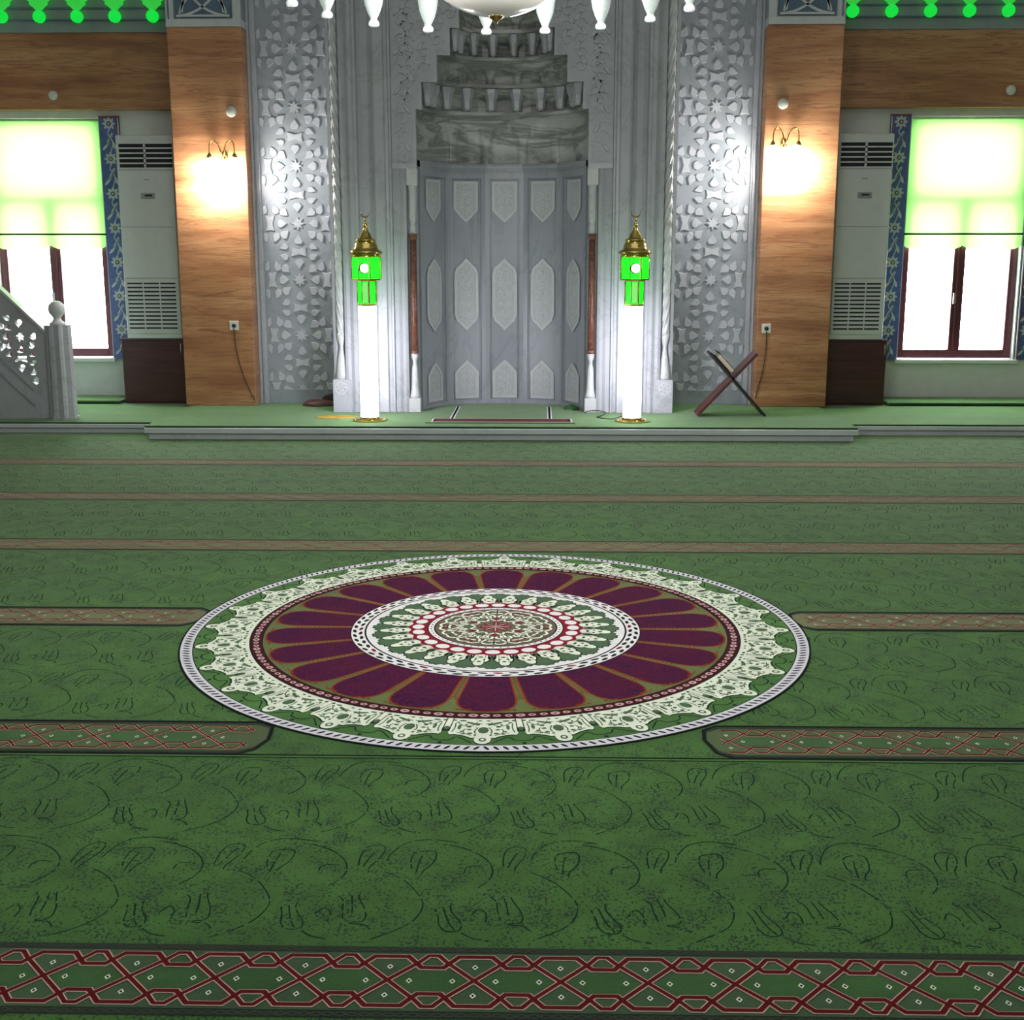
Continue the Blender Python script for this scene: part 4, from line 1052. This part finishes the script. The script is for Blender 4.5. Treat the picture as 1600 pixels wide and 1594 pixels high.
# ================================================================== PULPIT STAIR (left edge)
st = thing('pulpit_stair', 'grey marble stair with pierced star-pattern balustrade and ball-topped newel under the left window', 'staircase', (-3.79, 10.5, .095))
zs = .0935
mb = MB(); cx, cy = -3.79, 10.52
prof8 = []
for k in range(8):
    a = pi/8+k*pi/4; a2 = a+pi/4
    prof8 += [(.118*cos(a), .118*sin(a)), (.118*cos(a)*.7+.118*cos(a2)*.3, .118*sin(a)*.7+.118*sin(a2)*.3), (.100*cos(a+pi/8)*1.0, .100*sin(a+pi/8)*1.0)]
mb.prism([(cx+x*.98, cy+y*.98, zs) for x, y in prof8], (0, 0, .895-zs), M['marble'], inset=.06)
mb.prism([(cx+.124*cos(pi/8+k*pi/4), cy+.124*sin(pi/8+k*pi/4), zs) for k in range(8)], (0, 0, .02), M['marble'])
mb.build('newel_post', st)
mb = MB(); mb.lathe([(.066, .895), (.066, .912), (.050, .920), (.034, .940), (.032, .955), (.044, .972), (.062, .995), (.070, 1.028), (.062, 1.062), (.044, 1.084), (.020, 1.096), (.004, 1.098)], (cx-.0, cy, 0), M['marble_white'], 28); mb.build('newel_ball', st)
slope = .985
topz = lambda x: .815+slope*(-3.88-x)
xe = -6.4
bx = -3.885
lat_lo = lambda x: topz(x)-.60
outer = [(bx, zs+.0), (bx, topz(bx)), (xe, topz(xe)), (xe, zs)]
hol = []
x0i, x1i = xe+.1, -3.975
for q in star_pieces(-4.12, .80, .190, range(-12, 4), range(-5, 16)):
    if all(x0i < x < x1i and lat_lo(x)+.035 < z < topz(x)-.085 and z > zs+.1 for x, z in q): hol.append(q)
plate('balustrade', outer, hol, 10.50, 10.56, M['marble'], st)
mb = MB(); dz = .03
def slant(mb, x0, x1, zf, h, y0, y1, mat): mb.prism([(x0, y0, zf(x0)), (x0, y0, zf(x0)+h), (x1, y0, zf(x1)+h), (x1, y0, zf(x1))], (0, y1-y0, 0), mat)
slant(mb, bx, xe, lambda x: topz(x)-.006, .03, 10.485, 10.575, M['marble_white']); mb.build('handrail', st)
mb = MB()
slant(mb, bx-.14, xe, lambda x: lat_lo(x)-.02, .018, 10.485, 10.499, M['marble']); slant(mb, bx-.14, xe, lambda x: lat_lo(x)-.15, .035, 10.480, 10.499, M['marble'])
mb.build('stringer_moulding', st)
mb = MB()
for k in range(9):
    x1 = -4.12-k*.22; z1 = zs+.20*(k+1)*.985
    mb.box(xe, x1, 10.561, 11.30, zs+.0 if k == 0 else zs+.20*k*.985, z1, M['marble_white'])
mb.build('steps', st)
mb = MB(); slant(mb, bx-.25, xe, lambda x: lat_lo(x)-.0, .06, 11.30, 11.36, M['marble_white']); mb.build('rear_kerb', st)

# ================================================================== FOLDING BOOK STAND AND BOOK
rs = thing('book_stand', 'folding X-shaped dark wooden book stand on the platform in front of the right marble panel', 'book stand', (1.97, 10.7, .11))
def plank(mb, a, b, y0, y1, t, mat, edge):
    a = Vector((a[0], 0, a[1])); b = Vector((b[0], 0, b[1])); d = (b-a).normalized(); n = Vector((-d.z, 0, d.x))*t/2
    P = [(a+n), (b+n), (b-n), (a-n)]
    mb.prism([(p.x, y0, p.z) for p in P], (0, y1-y0, 0), mat)
mb = MB(); plank(mb, (1.690, .124), (2.185, .655), 10.58, 10.82, .022, M['wood'], 0); mb.build('leaf', rs)
mb = MB(); plank(mb, (2.272, .122), (1.787, .660), 10.58, 10.82, .018, M['woodedge'], 0); mb.build('leaf', rs)
bk = thing('book', 'open-cover dark book with cream pages leaning on the upper arm of the X-shaped book stand', 'book', (1.88, 10.7, .55))
def onarm(s, off): # along left upper arm from crossing to top
    ax, az, bx_, bz_ = 1.975, .455, 1.787, .660; L_ = hypot(bx_-ax, bz_-az); dx, dz_ = (bx_-ax)/L_, (bz_-az)/L_
    return (ax+dx*s+(-dz_)*(-off), az+dz_*s+(-dx)*off*1.0)
def bslab(s0, s1, o0, o1, y0, y1, mat):
    mb = MB(); P = [onarm(s0, o0), onarm(s1, o0), onarm(s1, o1), onarm(s0, o1)]
    mb.prism([(x, y0, z) for x, z in P], (0, y1-y0, 0), mat); return mb
bslab(.03, .245, .012, .018, 10.575, 10.79, M['woodedge']).build('cover', bk); bslab(.035, .215, .019, .052, 10.572, 10.785, M['paper']).build('pages', bk); bslab(.03, .245, .0525, .058, 10.575, 10.79, M['woodedge']).build('cover', bk)

# ================================================================== RUG, BUNDLES, CABLE
rg = MB(); z = .1113
rg.box(-.62, .62, 10.135, 11.24, z, z+.006, M['carpet_plain'])
zz = z+.0066
def strip(x0, x1, y0, y1, mat, dz=0): rg.add([(x0, y0, zz+dz), (x1, y0, zz+dz), (x1, y1, zz+dz), (x0, y1, zz+dz)], [(0, 1, 2, 3)], mat)
strip(-.575, .60, 10.18, 10.385, M['wwhite']); strip(-.565, .59, 10.19, 10.375, M['maroon'], .0004); strip(-.54, .565, 10.20, 10.365, M['rugred'], .0008)
for s in (-1, 1):
    strip(s*.415-.02, s*.415-.010, 10.385, 11.235, M['wwhite'], .0004) if 1 else None; strip(s*.415-.008, s*.415+.008, 10.385, 11.235, M['black'], .0004); strip(s*.415+.010, s*.415+.02, 10.385, 11.235, M['wwhite'], .0004)
tag(rg.build('prayer_rug'), 'green prayer rug with dark red band laid in front of the prayer niche', 'rug')
def lump(name, cx, cy, sx, sy, sz, mat, lab, cat, seed=1, z0=.1113, bumps=.15):
    rnd = random.Random(seed); ph = [rnd.uniform(0, 6) for _ in range(6)]
    mb = MB(); nu, nv = 28, 10; vs = []
    for j in range(nv+1):
        e = (pi/2)*j/nv
        for i in range(nu):
            a = 2*pi*i/nu; k = 1+bumps*(sin(3*a+ph[0])+.6*sin(5*a+ph[1]+e*3))
            vs.append((cx+sx*cos(a)*cos(e)**.7*k, cy+sy*sin(a)*cos(e)**.7*k, z0+sz*sin(e)*(1+bumps*sin(2*a+ph[2]))))
    mb.add(vs, [(j*nu+i, j*nu+(i+1) % nu, (j+1)*nu+(i+1) % nu, (j+1)*nu+i) for j in range(nv) for i in range(nu)]+[tuple(range(nu))[::-1]], mat, True)
    return tag(mb.build(name), lab, cat)
lump('leather_bundle', -1.72, 11.34, .155, .085, .055, M['leather'], 'low dark brown leather bundle lying on the platform left of the prayer niche', 'bundle', 3, .1113, .08)
lump('cloth_bundle', -1.62, 11.49, .10, .035, .10, M['blackrub'], 'small black bundle behind the brown leather bundle left of the prayer niche', 'bundle', 5, .1113, .08)
lump('carpet_fold', .615, 11.10, .06, .07, .040, M['heap'], 'bunched green carpet fold at the right end of the recess floor', 'carpet', 9, .1113, .18)
mb = MB(); pts = [(-1.60, 10.47), (-1.50, 10.39), (-1.38, 10.38), (-1.27, 10.46), (-1.25, 10.58), (-1.36, 10.62), (-1.48, 10.60), (-1.57, 10.57)]  # added patch: brass lamp reflection on the carpet, drawn as a thin yellow shape
mb.prism([(x, y, .1113) for x, y in pts], (0, 0, .003), M['yellow']); tag(mb.build('brass_reflection_patch'), 'flat yellowish patch painting the brass reflection on the carpet beside the left column lamp', 'painted reflection')
mb = MB(); P = [ground(a, b, .114) for a, b in smooth([(914, 645), (925, 637), (938, 637), (948, 643), (942, 650), (928, 652), (960, 656), (975, 652)], 2)]
mb.tube([(x, min(y, 10.83), .1155+.02*max(0, sin(i*.25))) for i, (x, y) in enumerate(P)], .004, M['blackrub'], 6)
tag(mb.build('lamp_cord'), 'black cable looping on the carpet beside the right column lamp', 'cord')

# ================================================================== CHANDELIER
CHX, CHY, CHR = .165, 4.75, .80
ch = thing('chandelier', 'large brass chandelier with a white glass bowl and a ring of hanging frosted tulip shades', 'chandelier', (CHX, CHY, 2.3))
mb = MB(); Rb = .33; zb = 2.325
prof_b = [(Rb*sin(R(a)), zb+Rb-Rb*cos(R(a))) for a in range(3, 62, 4)]
mb.lathe(prof_b+[(Rb*sin(R(61))-.02, zb+Rb-Rb*cos(R(61))+.01)], (CHX, CHY, 0), M['bowl'], 48); mb.build('glass_bowl', ch)
mb = MB(); mb.lathe([(.003, -.030), (.005, -.022), (.009, -.015), (.025, -.005), (.029, .003), (.026, .008)], (CHX, CHY, 2.325), M['golddark'], 20); mb.build('finial', ch)
mb = MB(); zr = 2.325+Rb*(1-cos(R(61)))
mb.lathe([(.30, zr), (.31, zr+.01), (.31, zr+.04), (.28, zr+.05)], (CHX, CHY, 0), M['gold'], 48); mb.lathe([(.10, zr+.05), (.13, zr+.12), (.07, zr+.2), (.05, zr+.35), (.09, zr+.42), (.03, zr+.5), (.02, zr+.6), (.02, CH-.05), (.10, CH-.04), (.10, CH-.0)], (CHX, CHY, 0), M['gold'], 24)
mb.build('stem', ch)
for k in range(20):
    a = R(18*k)-R(5.0); dx, dy = sin(a), cos(a)
    ex, ey = CHX+CHR*dx, CHY+CHR*dy; zt = 2.70
    mb = MB()
    mb.lathe([(.018, .0), (.0225, .006), (.021, .016), (.012, .026)], (ex, ey, 2.398), M['bobbin'], 20)
    mb.lathe([(.0125, .024), (.016, .034), (.024, .050), (.036, .080), (.0435, .125), (.0445, .18), (.041, .25), (.043, .27)], (ex, ey, 2.398), M['shade'], 24)
    mb.build('tulip_shade', ch)
    mb = MB()
    P = [(.28, zr+.03), (.38, zr-.0), (.50, zr+.05), (.62, zr+.16), (.72, zr+.22), (.79, zr+.20), (.80, zr+.13), (.80, 2.665)]
    mb.tube([(CHX+r*dx, CHY+r*dy, z) for r, z in smooth(P, 2)], .008, M['gold'], 8)
    mb.lathe([(.046, 0), (.040, .015), (.015, .03)], (ex, ey, 2.663), M['gold'], 16)
    mb.build('arm', ch)

# ================================================================== LIGHT
for k in range(5):
    a = 2*pi*k/5; ld = bpy.data.lights.new('chandelier_light', 'POINT'); ld.energy = 27; ld.color = (1., 1., .95); ld.shadow_soft_size = .12
    lo = bpy.data.objects.new('chandelier_light', ld); lo.location = (CHX+.50*cos(a), CHY+.50*sin(a), 2.42); C.objects.link(lo)
ld = bpy.data.lights.new('hall_fill_light', 'AREA'); ld.shape = 'RECTANGLE'; ld.size = 7; ld.size_y = 7; ld.energy = 84; ld.color = (.96, .98, 1.)  # added area fill for even light, out of view, no such lamp known
lo = bpy.data.objects.new('hall_fill_light', ld); lo.location = (0, 4.0, CH-.1); C.objects.link(lo)
wd = bpy.data.worlds.new('world'); SC.world = wd; wd.use_nodes = True; nt = wd.node_tree; bg = nt.nodes['Background']
tc = N(nt, 'ShaderNodeTexCoord'); sx = N(nt, 'ShaderNodeSeparateXYZ'); nt.links.new(tc.outputs['Generated'], sx.inputs[0])
rr = N(nt, 'ShaderNodeMapRange'); nt.links.new(sx.outputs['Y'], rr.inputs[0]); rr.inputs[1].default_value = .1; rr.inputs[2].default_value = .35; rr.inputs[3].default_value = .34; rr.inputs[4].default_value = 20.
bg.inputs['Color'].default_value = (.97, 1., 1., 1); nt.links.new(rr.outputs[0], bg.inputs['Strength'])

# ================================================================== CAMERA / VIEW
cam = bpy.data.cameras.new('camera'); co = bpy.data.objects.new('camera', cam); C.objects.link(co)
cam.sensor_width = 36; cam.sensor_fit = 'HORIZONTAL'; cam.lens = FPX/1600*36; cam.clip_start = .05
co.location = (CX, 0, CZ); co.rotation_euler = (pi/2-PITCH, 0, YAW); SC.camera = co
vs_ = SC.view_settings; vs_.view_transform = 'Standard'; vs_.look = 'None'; vs_.gamma = 1; vs_.exposure = 0.; vs_.use_curve_mapping = False
SC.cycles.use_denoising = True
SC.cycles.max_bounces = 8; SC.cycles.sample_clamp_indirect = 4
